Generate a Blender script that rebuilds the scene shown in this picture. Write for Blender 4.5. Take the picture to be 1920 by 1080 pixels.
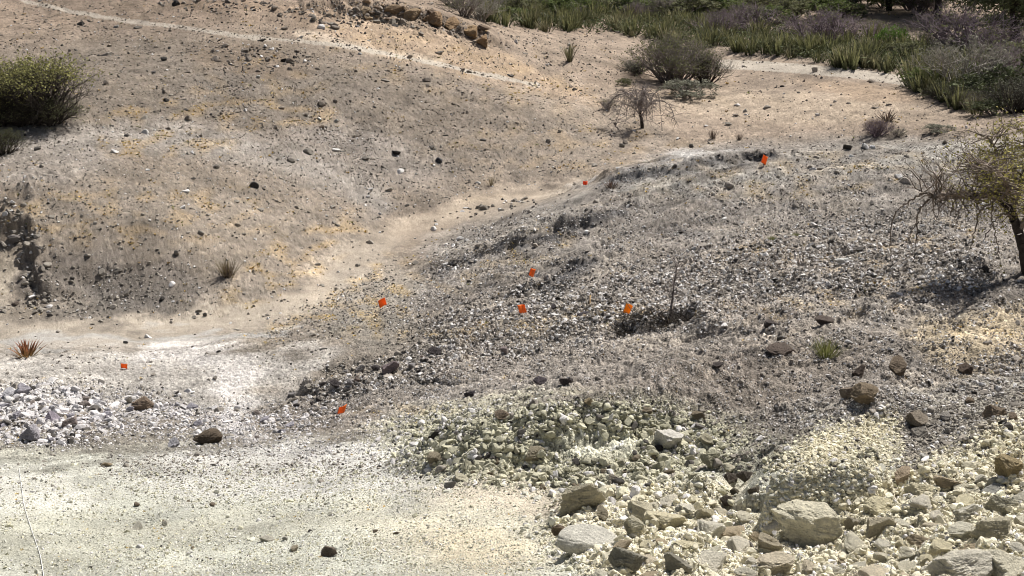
import bpy, math, random
import numpy as np
from math import radians as R

for o in list(bpy.data.objects): bpy.data.objects.remove(o)
random.seed(11)
rng = np.random.default_rng(7)
scene = bpy.context.scene
COL = scene.collection

# ------------------------------------------------------------------ camera
FPX = 2637.0; CAMZ = 8.0; PITCH = R(17.6)
cd = bpy.data.cameras.new("Camera"); cam = bpy.data.objects.new("Camera", cd); COL.objects.link(cam)
cam.location = (0, 0, CAMZ); cam.rotation_euler = (R(90) - PITCH, 0, 0)
cd.sensor_width = 36; cd.lens = 36 * FPX / 1920; cd.clip_start = 0.1; cd.clip_end = 8000
scene.camera = cam
scene.render.resolution_x = 1024; scene.render.resolution_y = 576

# ------------------------------------------------------------------ sky and sun
SUN_EL = 53.0
SUN_DIR = np.array([0.62, 0.785])            # horizontal direction towards the sun
SUN_AZ = math.atan2(SUN_DIR[0], SUN_DIR[1])  # from +Y towards +X
w = bpy.data.worlds.new("World"); scene.world = w; w.use_nodes = True
nt = w.node_tree; bg = nt.nodes["Background"]
sky = nt.nodes.new("ShaderNodeTexSky"); sky.sky_type = 'NISHITA'; sky.sun_disc = False
sky.dust_density = 4.0; sky.ozone_density = .6; sky.sun_elevation = R(SUN_EL); sky.sun_rotation = SUN_AZ
nt.links.new(sky.outputs[0], bg.inputs[0]); bg.inputs[1].default_value = 0.05
sd = bpy.data.lights.new("Sun", 'SUN'); sun = bpy.data.objects.new("Sun", sd); COL.objects.link(sun)
sd.energy = 5.0; sd.angle = R(0.5); sd.color = (1.0, 0.96, 0.91)
sun.rotation_euler = (R(90 - SUN_EL), 0, -SUN_AZ + math.pi)
sun.location = (10, 20, 40)
scene.view_settings.view_transform = 'Standard'; scene.view_settings.look = 'None'
scene.cycles.filter_width = 1.0
scene.view_settings.exposure = 0.36; scene.view_settings.gamma = 1

# ------------------------------------------------------------------ noise
def _h(ix, iy, seed):
    h = ix.astype(np.int32).view(np.uint32) * np.uint32(374761393) + iy.astype(np.int32).view(np.uint32) * np.uint32(668265263) + np.uint32((seed * 1442695041) & 0xFFFFFFFF)
    h = (h ^ (h >> np.uint32(13))) * np.uint32(1274126177)
    return h ^ (h >> np.uint32(16))
def hash01(ix, iy, seed): return _h(np.asarray(ix), np.asarray(iy), seed) * np.float64(1/4294967296.0)
def perlin(x, y, seed=0):
    ix = np.floor(x); iy = np.floor(y); fx = x - ix; fy = y - iy
    ux = fx*fx*fx*(fx*(fx*6-15)+10); uy = fy*fy*fy*(fy*(fy*6-15)+10)
    def g(dx, dy):
        a = hash01(ix+dx, iy+dy, seed) * 2*np.pi
        return np.cos(a)*(fx-dx) + np.sin(a)*(fy-dy)
    a = g(0,0); b = g(1,0); c = g(0,1); d = g(1,1)
    return (a + ux*(b-a) + uy*((c + ux*(d-c)) - (a + ux*(b-a)))) * 1.5
def fbm(x, y, sc, octv=4, seed=0, gain=0.5):
    s = 0; a = 1.0; f = 1.0/sc
    for k in range(octv):
        s = s + a*perlin(x*f+17.3*k, y*f-9.1*k, seed+k*31); a *= gain; f *= 2.03
    return s
def worley(x, y, sc, seed=0):
    """F1 distance and the random number of the nearest cell"""
    x = x/sc; y = y/sc; ix = np.floor(x); iy = np.floor(y)
    best = np.full(x.shape, 9.0); rid = np.zeros(x.shape)
    for dx in (-1,0,1):
        for dy in (-1,0,1):
            cx = ix+dx; cy = iy+dy
            px = cx + hash01(cx, cy, seed); py = cy + hash01(cx, cy, seed+5)
            d = np.hypot(px-x, py-y); r = hash01(cx, cy, seed+9)
            m = d < best
            best = np.where(m, d, best); rid = np.where(m, r, rid)
    return best, rid
def ss(a, b, x):
    t = np.clip((x-a)/(b-a), 0, 1); return t*t*(3-2*t)

# ------------------------------------------------------------------ picture <-> world
cp, sp = math.cos(PITCH), math.sin(PITCH)
def ray(u, v):
    X = (np.asarray(u, float)-960)/FPX; Y = -(np.asarray(v, float)-540)/FPX
    return X, cp + Y*sp, -sp + Y*cp
def project(x, y, z):
    dz = z - CAMZ
    zf = np.maximum(y*cp - dz*sp, 0.3)
    return 960 + FPX*x/zf, 540 - FPX*(y*sp + dz*cp)/zf
def plane_pt(u, v, y):
    a, b, c = ray(u, v); t = y/b
    return (a*t, y, CAMZ + c*t)

# ------------------------------------------------------------------ landform: thin plate through surveyed points
ctrl = {
 0:   [(0,50),(100,42),(230,34),(290,32),(340,30.6),(420,28.6),(520,27.4),(620,25),(660,22.5),(740,19),(830,15.5),(950,11.5),(1080,8.5)],
 300: [(0,50),(100,43),(230,35.5),(280,33.6),(350,31),(450,28.5),(560,26.5),(620,24.7),(690,21.5),(770,18),(850,14.5),(950,11.3),(1080,8.3)],
 600: [(0,49),(100,43),(200,38.5),(300,35),(380,32.3),(480,30),(560,27),(650,23),(740,19),(820,15.5),(950,11),(1080,8)],
 750: [(10,50),(380,33.5),(430,32.3),(560,25.6)],
 900: [(80,48),(130,45),(200,41.5),(300,37.5),(370,34.2),(450,28.5),(560,23.3),(650,19.5),(740,16.3),(830,13.5),(900,11.5),(980,9.3),(1080,7.5)],
 1100:[(60,60),(150,48.5),(250,40.5),(347,31.5),(450,25.5),(560,21),(650,17.8),(740,14.8),(800,13.2),(880,11.4),(960,9.2),(1080,7.1)],
 1250:[(280,32)],
 1400:[(100,54.5),(200,44),(288,31),(400,25.3),(500,20.8),(600,17.2),(700,14.3),(780,12),(870,10),(960,8.3),(1080,6.6)],
 1640:[(100,53),(200,42),(270,30.2),(400,24.5),(600,16.6)],
 1900:[(100,52),(220,38),(272,29.5),(400,23.5),(500,19.3),(600,15.8),(700,12.8),(780,10.8),(870,9),(960,7.6),(1080,6.2)],
}
P = [plane_pt(u, v, y) for u, l in ctrl.items() for v, y in l]
P += [(1.9,34.5,-.45),(-.5,34.2,-.62),(5.5,36,.0),(8.5,34.8,.35),(-20,25,-1.1),(-25,12,2.2),(-12,3,5.3),(0,0,6.35),(12,3,5.7),
      (25,15,3.2),(28,30,2.2),(-35,50,3.6),(35,60,.9),(-40,35,2.2),(0,-10,6.9),(-22,-15,6.8),(22,-15,6.9),(0,80,.1),(35,95,.4),
      (-40,95,3.2),(-15,56,3.2),(-5,62,1.9),(15,75,.1),(-5,90,.6),(4,4,5.35),(-4,4.5,5.1),(20,80,.15),(10,62,.15)]
P = np.array(P)
def _U(r2): return np.where(r2 > 1e-9, r2*np.log(np.maximum(r2, 1e-9)), 0)
n_ = len(P); K = _U((P[:,None,0]-P[None,:,0])**2 + (P[:,None,1]-P[None,:,1])**2) + np.eye(n_)*6.0
A = np.zeros((n_+3, n_+3)); A[:n_,:n_] = K; A[:n_,n_] = 1; A[:n_,n_+1:] = P[:,:2]; A[n_:,:n_] = A[:n_,n_:].T
W_ = np.linalg.solve(A, np.r_[P[:,2], 0, 0, 0])
# tabulated once (0.25 m), then bilinear
GX = np.arange(-60, 60.01, .25); GY = np.arange(-30, 125.01, .25)
gx, gy = np.meshgrid(GX, GY); G = np.full(gx.shape, W_[n_]) + W_[n_+1]*gx + W_[n_+2]*gy
for i in range(n_): G += W_[i]*_U((gx-P[i,0])**2 + (gy-P[i,1])**2)
G = np.clip(G, -1.6, 8)
def base_h(x, y):
    fx = np.clip((x-GX[0])/.25, 0, len(GX)-1.001); fy = np.clip((y-GY[0])/.25, 0, len(GY)-1.001)
    i = fx.astype(int); j = fy.astype(int); a = fx-i; b = fy-j
    h = G[j,i]*(1-a)*(1-b) + G[j,i+1]*a*(1-b) + G[j+1,i]*(1-a)*b + G[j+1,i+1]*a*b
    r = np.hypot(x, y); t = ss(75, 125, np.hypot(x*1.5, y))
    return h*(1-t) + t*(0.4 + 3.0*fbm(x, y, 160, 2, 77)*ss(100, 400, r))

def boxed(fn, u, v, pts, pad, *a):
    """evaluate a mask only inside its bounding box"""
    out = np.zeros(u.shape); P_ = np.array(pts)
    m = (u > P_[:,0].min()-pad) & (u < P_[:,0].max()+pad) & (v > P_[:,1].min()-pad) & (v < P_[:,1].max()+pad)
    if m.any(): out[m] = fn(u[m], v[m], pts, *a)
    return out
def seg_dist(u, v, pts):
    """distance to a polyline, and signed side (+ = right of its direction)"""
    best = np.full(u.shape, 1e9); side = np.zeros(u.shape); par = np.zeros(u.shape)
    n = len(pts)-1
    for k in range(n):
        ax, ay = pts[k]; bx, by = pts[k+1]; dx, dy = bx-ax, by-ay; L = dx*dx+dy*dy
        t = np.clip(((u-ax)*dx+(v-ay)*dy)/L, 0, 1)
        d = np.hypot(u-ax-t*dx, v-ay-t*dy); m = d < best
        s = np.sign((u-ax)*dy-(v-ay)*dx)
        best = np.where(m, d, best); side = np.where(m, s, side); par = np.where(m, (k+t)/n, par)
    return best, side, par
def inpoly(u, v, pts):
    ins = np.zeros(u.shape, bool); n = len(pts)
    for k in range(n):
        ax, ay = pts[k]; bx, by = pts[(k+1) % n]
        if ay == by: continue
        c = ((ay > v) != (by > v)) & (u < (bx-ax)*(v-ay)/(by-ay)+ax)
        ins ^= c
    return ins
def poly(u, v, pts, soft): return boxed(_poly, *np.broadcast_arrays(u, v), pts, soft+1, soft)
def _poly(u, v, pts, soft):
    d, _, _ = seg_dist(u, v, list(pts)+[pts[0]])
    d = np.where(inpoly(u, v, pts), d, -d)
    return ss(-soft, soft, d)
def line(u, v, pts, wid, soft=None): return boxed(_line, *np.broadcast_arrays(u, v), pts, wid+(soft or wid*.6)+1, wid, soft)
def _line(u, v, pts, wid, soft=None):
    d, _, _ = seg_dist(u, v, pts); soft = soft or wid*.6
    return 1-ss(wid-soft, wid+soft, d)
def ell(u, v, cx, cy, rx, ry, rot=0, soft=.35):
    c, s = math.cos(R(rot)), math.sin(R(rot)); a = (u-cx)*c+(v-cy)*s; b = -(u-cx)*s+(v-cy)*c
    return 1-ss(1-soft, 1+soft, np.hypot(a/rx, b/ry))

# landmarks of the relief, traced on the ground in world metres
def wpts(l): return [tuple(ground0(u, v)[:2]) for u, v in l]
def _march(u, v, hf):
    u = np.atleast_1d(np.asarray(u, float)); v = np.atleast_1d(np.asarray(v, float))
    a, b, c = ray(u, v); t = np.full(u.shape, 3.0); done = np.zeros(u.shape, bool)
    for _ in range(700):
        z = CAMZ + c*t; gap = z - hf(a*t, b*t); hit = gap <= 0
        done |= hit
        t = np.where(done, t, t + np.clip(gap*.5, .02, .8))
        if done.all() or t.min() > 400: break
    lo = t-.8; lo = np.maximum(lo, 1)
    hi = t.copy(); lo = hi-.81
    for _ in range(22):
        mid = (lo+hi)/2; below = CAMZ + c*mid <= hf(a*mid, b*mid)
        hi = np.where(below, mid, hi); lo = np.where(below, lo, mid)
    return np.stack([a*hi, b*hi, CAMZ + c*hi], -1)
def ground0(u, v): return _march(u, v, base_h)[0]

SCARP = wpts([(0,445),(40,450),(62,470),(52,492),(74,508),(60,535),(66,560)])
SCARP_B = wpts([(-40,410),(10,392),(60,368),(100,350)])
STR1 = wpts([(800,522),(900,482),(1000,455),(1100,428),(1185,395)])
STR2 = wpts([(1050,345),(1150,335),(1260,322),(1400,292),(1480,285)])
STR3 = wpts([(960,560),(1040,530),(1110,498)])
STR4 = wpts([(1180,640),(1290,600),(1320,640)])
CREST = wpts([(560,12),(700,22),(780,34),(850,50),(905,82)])
EDGE = wpts([(545,765),(600,728),(680,700),(760,685),(850,650),(900,640)])
LEDGE = wpts([(1340,640),(1420,655),(1500,640),(1600,610),(1700,590)])
KN = ground0(290, 450); MOUND = ground0(1060, 835); HUMP = wpts([(1490,890),(1520,865),(1560,830),(1650,800)])
CUT = wpts([(1425,985),(1500,980),(1580,960),(1680,925)])
PIT = wpts([(1355,950),(1375,900),(1425,870)])
DIG = ground0(1108, 578)
def step(x, y, pts, amp, front, back, taper=.12, sgn=1, warp=.25, seed=3):
    return boxed(_step, *np.broadcast_arrays(x, y), pts, back*4.5+.5, amp, front, back, taper, sgn, warp, seed)
def _step(x, y, pts, amp, front, back, taper, sgn, warp, seed):
    d, s, p = seg_dist(x + warp*perlin(x*1.6, y*1.6, seed), y + warp*perlin(x*1.6+9, y*1.6, seed+1), pts)
    d = d*s*sgn
    e = ss(0, taper, p)*(1-ss(1-taper, 1, p)); e = np.where((p <= 0)|(p >= 1), 0, e)
    f = ss(-front, front, d)*np.exp(-np.maximum(d, 0)/back)
    return amp*e*f
def H(x, y, fine=True):
    x = np.asarray(x, float); y = np.asarray(y, float); r = np.hypot(x, y)
    h = base_h(x, y)
    k = ss(3, 9, r)*(1-ss(90, 140, r))
    g = 1-ss(60, 110, r)
    h = h + .22*fbm(x, y, 7.0, 2, 5)*k
    rsm = ss(-1.5, 1.5, x + .9*(y-20)*-.08)*ss(9, 13, y)*(1-ss(27, 32, y)); cr_ = .65*x-.75*y; al_ = .75*x+.65*y; cr_ = cr_ + .5*perlin(al_*.5, cr_*.5, 58); h = h + rsm*(.17*(1-np.abs(perlin(cr_*.85, al_*.2, 55))*1.7) + .07*fbm(x, y, 1.6, 2, 57))
    # water-worn rills running down the slopes
    rl = np.abs(perlin(x*.55 + .8*perlin(x*.3, y*.3, 8), y*.25, 12))
    h = h - .035*(1-ss(0, .3, rl))*ss(24, 30, y)*g
    near = x, y
    h = h + .30*np.exp(-((x-KN[0])/3.2)**2-((y-KN[1])/1.7)**2)
    h = h + step(x, y, SCARP, .32, .12, 1.2, sgn=-1, warp=.3)
    h = h + step(x, y, SCARP_B, .22, .10, .9, sgn=1)
    h = h + step(x, y, STR1, .22, .25, 1.0, sgn=-1) + step(x, y, STR2, .2, .25, 1.0, sgn=-1) + step(x, y, STR3, .16, .15, .7, sgn=-1)
    h = h + step(x, y, STR4, .2, .1, .5, sgn=-1)
    h = h + step(x, y, CREST, .5, .45, 1.6, sgn=-1, warp=.5) + step(x, y, EDGE, .3, .15, 1.2, sgn=1)
    h = h + step(x, y, LEDGE, .13, .12, .6, sgn=-1)
    # spoil heap, hummock of cream rubble and its dug face
    dx = (x-MOUND[0]); dy = (y-MOUND[1]); q = np.hypot(dx/1.75, dy/1.35); q = q + .12*perlin(x*2, y*2, 4)
    h = h + .40*(1-ss(.55, 1.05, q)) - .07*np.exp(-(((x-MOUND[0]-.3)/.5)**2 + ((y-MOUND[1])/.4)**2))
    d, s, p = seg_dist(x, y, HUMP); h = h + .24*np.exp(-(d/.42)**2)
    h = h + step(x, y, CUT, .42, .16, .7, sgn=-1, warp=.15) 
    d, s, p = seg_dist(x, y, PIT); h = h - .14*np.exp(-(d/.13)**2)
    h = h - .14*np.exp(-(((x-DIG[0])/.28)**2 + ((y-DIG[1])/.22)**2))
    if fine:
        u, v = project(x, y, h)
        rough = .35 + 1.0*Zgravel(u, v)*(1-.9*ell(u, v, 1115, 838, 95, 32))
        for reg_, cells in ((BANK, ((.30,.09,401),(.07,.02,403))),):
            m = poly(u, v, reg_, 30)
            if m.max() > 0:
                for sc, am, sdd in cells:
                    f, rid = worley(x+.25*sc*perlin(x/sc, y/sc, 6), y+.25*sc*perlin(x/sc, y/sc, 7), sc, sdd)
                    h = h + m*am*np.clip(1-(f/.62)**3, 0, 1)*np.maximum(rid-.25, 0)
        m = ell(u, v, 1060, 835, 340, 85)*(1-ell(u, v, 1115, 838, 95, 32)) + .6*poly(u, v, [(1360,960),(1440,860),(1560,790),(1960,700),(1960,880),(1500,990),(1400,1000)], 16)
        if m.max() > 0:
            for sc, am, sdd in ((.06,.02,405),):
                f, rid = worley(x, y, sc, sdd); h = h + m*am*np.clip(1-(f/.6)**3, 0, 1)*np.maximum(rid-.3, 0)
        cl = np.maximum(1-ss(.1, .7, seg_near(x, y)), .0)
        if cl.max() > 0:
            f, rid = worley(x, y, .22, 406); h = h + cl*(.05*np.clip(1-(f/.65)**2, 0, 1)*(rid-.35) + .08*fbm(x, y, .4, 3, 407, .55))
        h = h + (.055*fbm(x, y, 1.1, 3, 21)*rough + .022*fbm(x, y, .28, 3, 41, .6)*rough)*k
    return h
def seg_near(x, y):
    out = np.full(np.shape(x), 9.0)
    for L in (SCARP, SCARP_B, STR1, STR2, STR3, LEDGE, EDGE, CUT, PIT, CREST):
        P_ = np.array(L); m = (x > P_[:,0].min()-.8) & (x < P_[:,0].max()+.8) & (y > P_[:,1].min()-.8) & (y < P_[:,1].max()+.8)
        if m.any(): out[m] = np.minimum(out[m], seg_dist(x[m], y[m], L)[0])
    return out
def Zgravel(u, v):
    m = poly(u, v, RIGHT_SLOPE, 25)*.55
    m = np.maximum(m, ell(u, v, 1060, 835, 330, 80)*.9)
    m = np.maximum(m, poly(u, v, BANK, 30))
    m = np.maximum(m, ell(u, v, 90, 775, 130, 60)*.8)
    m = np.maximum(m, poly(u, v, [(560,0),(740,0),(915,85),(860,75),(700,45),(540,20)], 12)*2.2)
    return m
RIGHT_SLOPE = [(545,770),(620,715),(760,680),(870,630),(760,590),(740,560),(790,520),(800,480),(870,420),(990,385),(1080,350),(1290,275),(1640,262),(1960,250),(1960,720),(1640,780),(1500,800),(1350,790),(1100,750),(950,780),(760,850),(620,800)]
BANK = [(1040,940),(1180,905),(1340,900),(1400,990),(1640,900),(1960,760),(1960,1120),(1130,1120),(1020,1000)]


def dens_tuft(u, v):
    n = np.clip(.2+1.6*perlin(u/45, v/20, 29), 0, 1)
    d = .05*n + 0*u
    for e, a in ((ell(u,v,300,270,150,26),.6),(ell(u,v,250,400,280,60),.4),(ell(u,v,480,170,140,60),.25),(ell(u,v,420,215,240,30),.5),(ell(u,v,860,130,260,60,12),.25),(ell(u,v,1050,280,260,50),.25),
                 (ell(u,v,560,500,160,60,-30),.6),(ell(u,v,680,540,100,80),.7),(line(u,v,[(500,620),(620,590),(720,620),(860,620),(1100,600),(1300,590)],20),.7),(line(u,v,[(760,440),(880,390),(1000,375)],16),.45),
                 (ell(u,v,1500,330,300,40,-4),.4),(line(u,v,[(1380,480),(1600,490),(1800,440)],30),.45),(ell(u,v,1600,560,250,40,-6),.4),(ell(u,v,760,780,120,20),.35),(ell(u,v,950,490,160,40,-20),.35),(ell(u,v,1830,620,90,20),.6)):
        d = np.maximum(d, e*a*n)
    return d*(1-line(u, v, WASH, 20, 12))
# ------------------------------------------------------------------ soils (colours of the ground, with shade painted at the knoll foot)
WASH = [(-60,640),(0,622),(180,628),(350,622),(480,592),(600,545),(660,490),(720,450),(850,402),(1000,372),(1090,358)]
FOOT = [(-20,-20),(60,5),(130,20),(210,35),(330,50),(450,68),(640,85),(760,108),(900,138),(1010,160)]
TRACK = [(1350,120),(1430,124),(1500,129),(1600,138),(1715,154)]
def soil(u, v, x, y):
    n1 = fbm(x, y, 3.5, 4, 101); n2 = fbm(x, y, .9, 3, 131); n3 = fbm(x, y, 10, 3, 151)
    wu = u + 45*n1*np.clip(v/500, .25, 1.2); wv = v + 16*n2*np.clip(v/500, .3, 1.2) + 10*n1
    c = np.empty(u.shape+(3,)); c[:] = (0.209,0.183,0.153)
    def mix(m, col, a=1.0):
        nonlocal c
        m = np.clip(m*a, 0, 1)[..., None]; c = c*(1-m) + np.array(col)*m
    mix(ss(-.2, .6, n1), (0.254,0.219,0.177), .6)
    mix(ss(150, 20, wv), (0.232,0.185,0.143), .7)
    mix(ell(wu, wv, 300, 150, 380, 90), (0.168,0.150,0.126), .75)
    mix(ell(wu, wv, 640, 215, 320, 75, 14), (0.160,0.144,0.124), .8)
    mix(ell(wu, wv, 470, 115, 120, 30, 8), (.16,.13,.10), .7)
    mix(line(wu, wv, [(330,4),(500,16),(640,26)], 10), (.20,.155,.115), .6)
    mix(ell(wu, wv, 900, 250, 240, 60, 10), (0.190,0.168,0.141), .7)
    mix(poly(wu, wv, [(560,40),(700,30),(930,90),(1100,170),(1150,210),(1000,170),(860,140),(700,100)], 14), (0.320,0.256,0.189), .85)
    mix(line(wu, wv, [(560,60),(700,95),(780,108),(830,118)], 9), (0.426,0.372,0.301), .7)
    mix(poly(wu, wv, [(930,60),(1200,75),(1500,115),(1720,150),(1960,230),(1960,262),(1640,258),(1290,268),(1130,180),(1000,120)], 14), (0.268,0.225,0.181), .9)
    mix(ell(wu, wv, 1450, 200, 300, 30, 3), (0.320,0.273,0.215), .8)
    mix(ell(wu, wv, 1620, 172, 120, 16, 10), (.30,.235,.17), .6)
    mix(ell(wu, wv, 1250, 150, 130, 25), (.33,.27,.21), .4)
    mix(line(wu, wv, [(-40,262),(150,262),(300,255),(430,272),(540,300),(640,335),(700,375)], 26, 24), (0.296,0.284,0.263), .8)
    mix(ell(wu, wv, 690, 290, 160, 50, 15), (0.250,0.234,0.215), .6)
    mix(ell(wu, wv, 40, 300, 170, 45), (0.320,0.303,0.278), .6)
    mix(ell(wu, wv, 300, 440, 330, 120), (0.207,0.186,0.157), .75)
    mix(ell(wu, wv, 230, 530, 200, 55, 4), (0.148,0.135,0.121), .8)  # darker knoll foot: shade of its lower face painted into the soil
    mix(line(wu, wv, WASH, 24, 18)*1.0,(0.357,0.312,0.253), .95)
    mix(ell(wu, wv, 25, 520, 38, 60), (0.336,0.303,0.247), .9)
    mix(ell(wu, wv, 700, 540, 90, 110), (0.289,0.265,0.226), .7)
    mix(poly(wu, wv, [(-60,660),(200,655),(540,665),(620,650),(560,740),(420,790),(-60,760)], 22), (0.444,0.419,0.382), .9)
    mix(line(wu, wv, [(300,668),(400,674),(480,690),(470,740),(430,790)], 22, 18), (0.640,0.608,0.576), .85)
    mix(line(wu, wv, [(0,640),(200,632),(420,640),(560,625)], 9, 8), (.36,.36,.35), .6)
    mix(poly(wu, wv, RIGHT_SLOPE, 22), (.245,.222,.197), .95)
    mix(poly(wu, wv, [(1150,330),(1640,268),(1960,255),(1960,330),(1500,330),(1200,380)], 18), (.31,.295,.265), .8)
    mix(poly(wu, wv, [(1050,350),(1290,280),(1400,275),(1150,350)], 10), (.36,.35,.335), .8)
    mix(ell(wu, wv, 1250, 630, 600, 50, -6), (.29,.26,.225), .6)
    mix(line(wu, wv, [(830,470),(980,430),(1100,380)], 20), (.29,.27,.24), .6)
    mix(line(wu, wv, [(860,640),(1050,600),(1200,590)], 24), (.34,.29,.21), .6)
    rs_ = poly(u, v, RIGHT_SLOPE, 20); mix(rs_*ss(-.1, .5, fbm(x*1.0+.5*y, y*.8-.3*x, 2.2, 3, 171)), (.15,.132,.115), .6); mix(rs_*ss(.1, .6, fbm(x, y, 1.3, 3, 181)), (.34,.30,.25), .55)
    mix(ell(wu, wv, 1350, 720, 330, 55, -12), (.215,.185,.155), .6)
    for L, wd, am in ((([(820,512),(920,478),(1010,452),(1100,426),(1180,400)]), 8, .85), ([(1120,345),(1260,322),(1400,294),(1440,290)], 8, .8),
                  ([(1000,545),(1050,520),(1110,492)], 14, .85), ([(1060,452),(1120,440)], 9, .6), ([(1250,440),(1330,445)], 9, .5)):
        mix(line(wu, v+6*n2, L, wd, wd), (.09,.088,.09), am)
    mix(poly(wu, wv, [(1700,640),(1800,600),(1960,560),(1960,680),(1850,690),(1780,700)], 20), (.47,.39,.27), .8)
    mix(poly(wu, wv, [(1480,780),(1640,760),(1960,690),(1960,800),(1600,860)], 30), (.43,.41,.35), .7)
    mix(ss(785, 905, wv)*(u < 1500), (.42,.425,.365), .9)
    mix(ell(wu, wv, 560, 890, 330, 60), (.49,.48,.45), .85)
    mix(ell(wu, wv, 60, 930, 120, 50), (.53,.52,.47), .7)
    mix(ell(wu, wv, 120, 1010, 260, 50), (.37,.365,.30), .7)
    mix(ell(wu, wv, 500, 985, 360, 22, -2), (.41,.40,.33), .6)
    mix(ell(wu, wv, 930, 1000, 260, 75), (.56,.52,.41), .8)
    mix(ell(wu, wv, 1000, 925, 190, 30), (.55,.48,.38), .7)
    mix(ell(wu, wv, 860, 1020, 110, 30, 8), (.54,.47,.34), .6)
    mix(ell(wu, wv, 1060, 830, 330, 78), (.37,.36,.265), .9)
    mix(ell(u, v, 1115, 838, 92, 30), (.50,.49,.39), .95)
    mix(poly(wu, wv, BANK, 26), (.69,.64,.50), .95)
    mix(poly(wu, wv, [(1360,960),(1440,860),(1560,790),(1640,800),(1660,880),(1500,990),(1400,1000)], 16), (.50,.47,.35), .9)
    mix(line(wu, wv, [(1450,890),(1500,850),(1570,810),(1650,790)], 20), (.60,.54,.37), .9)
    mix(ell(wu, wv, 1880, 860, 60, 60), (.52,.44,.28), .6)
    mix(dens_tuft(u, v), (.46,.33,.15), .55)
    hm = (ss(600, 480, v)*(1-poly(u, v, RIGHT_SLOPE, 20)))[..., None]; c *= 1 + hm*np.array([.10, .05, .01])
    c *= (1 + .22*n3 + .26*n2)[..., None]
    return np.clip(c, .02, .8)

# ------------------------------------------------------------------ materials
def new_mat(name):
    m = bpy.data.materials.new(name); m.use_nodes = True; n = m.node_tree
    b = n.nodes["Principled BSDF"]; b.inputs["Roughness"].default_value = .95
    b.inputs["Specular IOR Level"].default_value = .15
    return m, n, b
def N(n, t, **kw):
    x = n.nodes.new(t)
    for k, v in kw.items(): setattr(x, k, v)
    return x
def noise_mul(n, src, scale, lo, hi, detail=3, rough=.6, coord='Object', fl=.35, fh=.65):
    tc = N(n, "ShaderNodeTexCoord"); no = N(n, "ShaderNodeTexNoise")
    no.inputs["Scale"].default_value = scale; no.inputs["Detail"].default_value = detail; no.inputs["Roughness"].default_value = rough
    mr = N(n, "ShaderNodeMapRange"); mr.inputs[1].default_value = fl; mr.inputs[2].default_value = fh
    mr.inputs[3].default_value = lo; mr.inputs[4].default_value = hi
    mx = N(n, "ShaderNodeVectorMath", operation='SCALE')
    n.links.new(tc.outputs[coord], no.inputs["Vector"]); n.links.new(no.outputs["Fac"], mr.inputs[0])
    n.links.new(src, mx.inputs[0]); n.links.new(mr.outputs[0], mx.inputs["Scale"])
    return mx.outputs[0], no.outputs["Fac"]
def bump(n, b, h, strength, dist):
    bp = N(n, "ShaderNodeBump"); bp.inputs["Strength"].default_value = strength; bp.inputs["Distance"].default_value = dist
    n.links.new(h, bp.inputs["Height"]); n.links.new(bp.outputs[0], b.inputs["Normal"])
def mat_attr(name, scale=60, lo=.75, hi=1.25, bs=.5, bd=.01, coord='Object'):
    m, n, b = new_mat(name)
    at = N(n, "ShaderNodeAttribute"); at.attribute_name = "Col"
    o, f = noise_mul(n, at.outputs["Color"], scale, lo, hi, coord=coord)
    n.links.new(o, b.inputs["Base Color"]); bump(n, b, f, bs, bd)
    return m
M_GROUND = mat_attr("dry_soil", 55, .68, 1.32, .8, .03)
M_STONE = mat_attr("gravel_stone", 40, .8, 1.2, .4, .01)
def mat_rock():
    m, n, b = new_mat("weathered_rock")
    oi = N(n, "ShaderNodeObjectInfo")
    o1, f1 = noise_mul(n, oi.outputs["Color"], 2.2, .9, 1.14, 4)
    o2, f2 = noise_mul(n, o1, 9, .82, 1.2, 6, .75)
    n.links.new(o2, b.inputs["Base Color"]); bump(n, b, f2, .8, .12)
    return m
M_ROCK = mat_rock()
def mat_plain(name, col, scale=8, lo=.7, hi=1.3, trans=0, rough=.8, coord='Object'):
    m, n, b = new_mat(name); rgb = N(n, "ShaderNodeRGB"); rgb.outputs[0].default_value = (*col, 1)
    o, f = noise_mul(n, rgb.outputs[0], scale, lo, hi, 3, .6, coord)
    n.links.new(o, b.inputs["Base Color"]); b.inputs["Roughness"].default_value = rough
    if trans:
        tr = N(n, "ShaderNodeBsdfTranslucent"); mx = N(n, "ShaderNodeMixShader"); mx.inputs[0].default_value = trans
        n.links.new(o, tr.inputs[0]); n.links.new(b.outputs[0], mx.inputs[1]); n.links.new(tr.outputs[0], mx.inputs[2])
        n.links.new(mx.outputs[0], n.nodes["Material Output"].inputs[0])
    return m

# ------------------------------------------------------------------ mesh helpers
def np_mesh(name, V, F, mat, col=None, smooth=False):
    """V (n,3); F (m,3) or (m,4); optional point colours"""
    me = bpy.data.meshes.new(name); V = np.ascontiguousarray(V, np.float32); F = np.ascontiguousarray(F, np.int32)
    k = F.shape[1]
    me.vertices.add(len(V)); me.vertices.foreach_set("co", V.ravel())
    me.loops.add(F.size); me.loops.foreach_set("vertex_index", F.ravel())
    me.polygons.add(len(F)); me.polygons.foreach_set("loop_start", np.arange(0, F.size, k, dtype=np.int32))
    me.polygons.foreach_set("use_smooth", np.full(len(F), smooth, bool))
    me.update(calc_edges=True)
    if col is not None:
        a = me.color_attributes.new("Col", 'FLOAT_COLOR', 'POINT')
        c = np.ones((len(V), 4), np.float32); c[:, :3] = col; a.data.foreach_set("color", c.ravel())
    me.materials.append(mat)
    return me
def link(name, me, parent=None, loc=None, rot=None, scale=None):
    o = bpy.data.objects.new(name, me); COL.objects.link(o)
    if parent: o.parent = parent
    if loc is not None: o.location = loc
    if rot is not None: o.rotation_euler = rot
    if scale is not None: o.scale = scale if hasattr(scale, '__len__') else (scale,)*3
    return o
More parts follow.
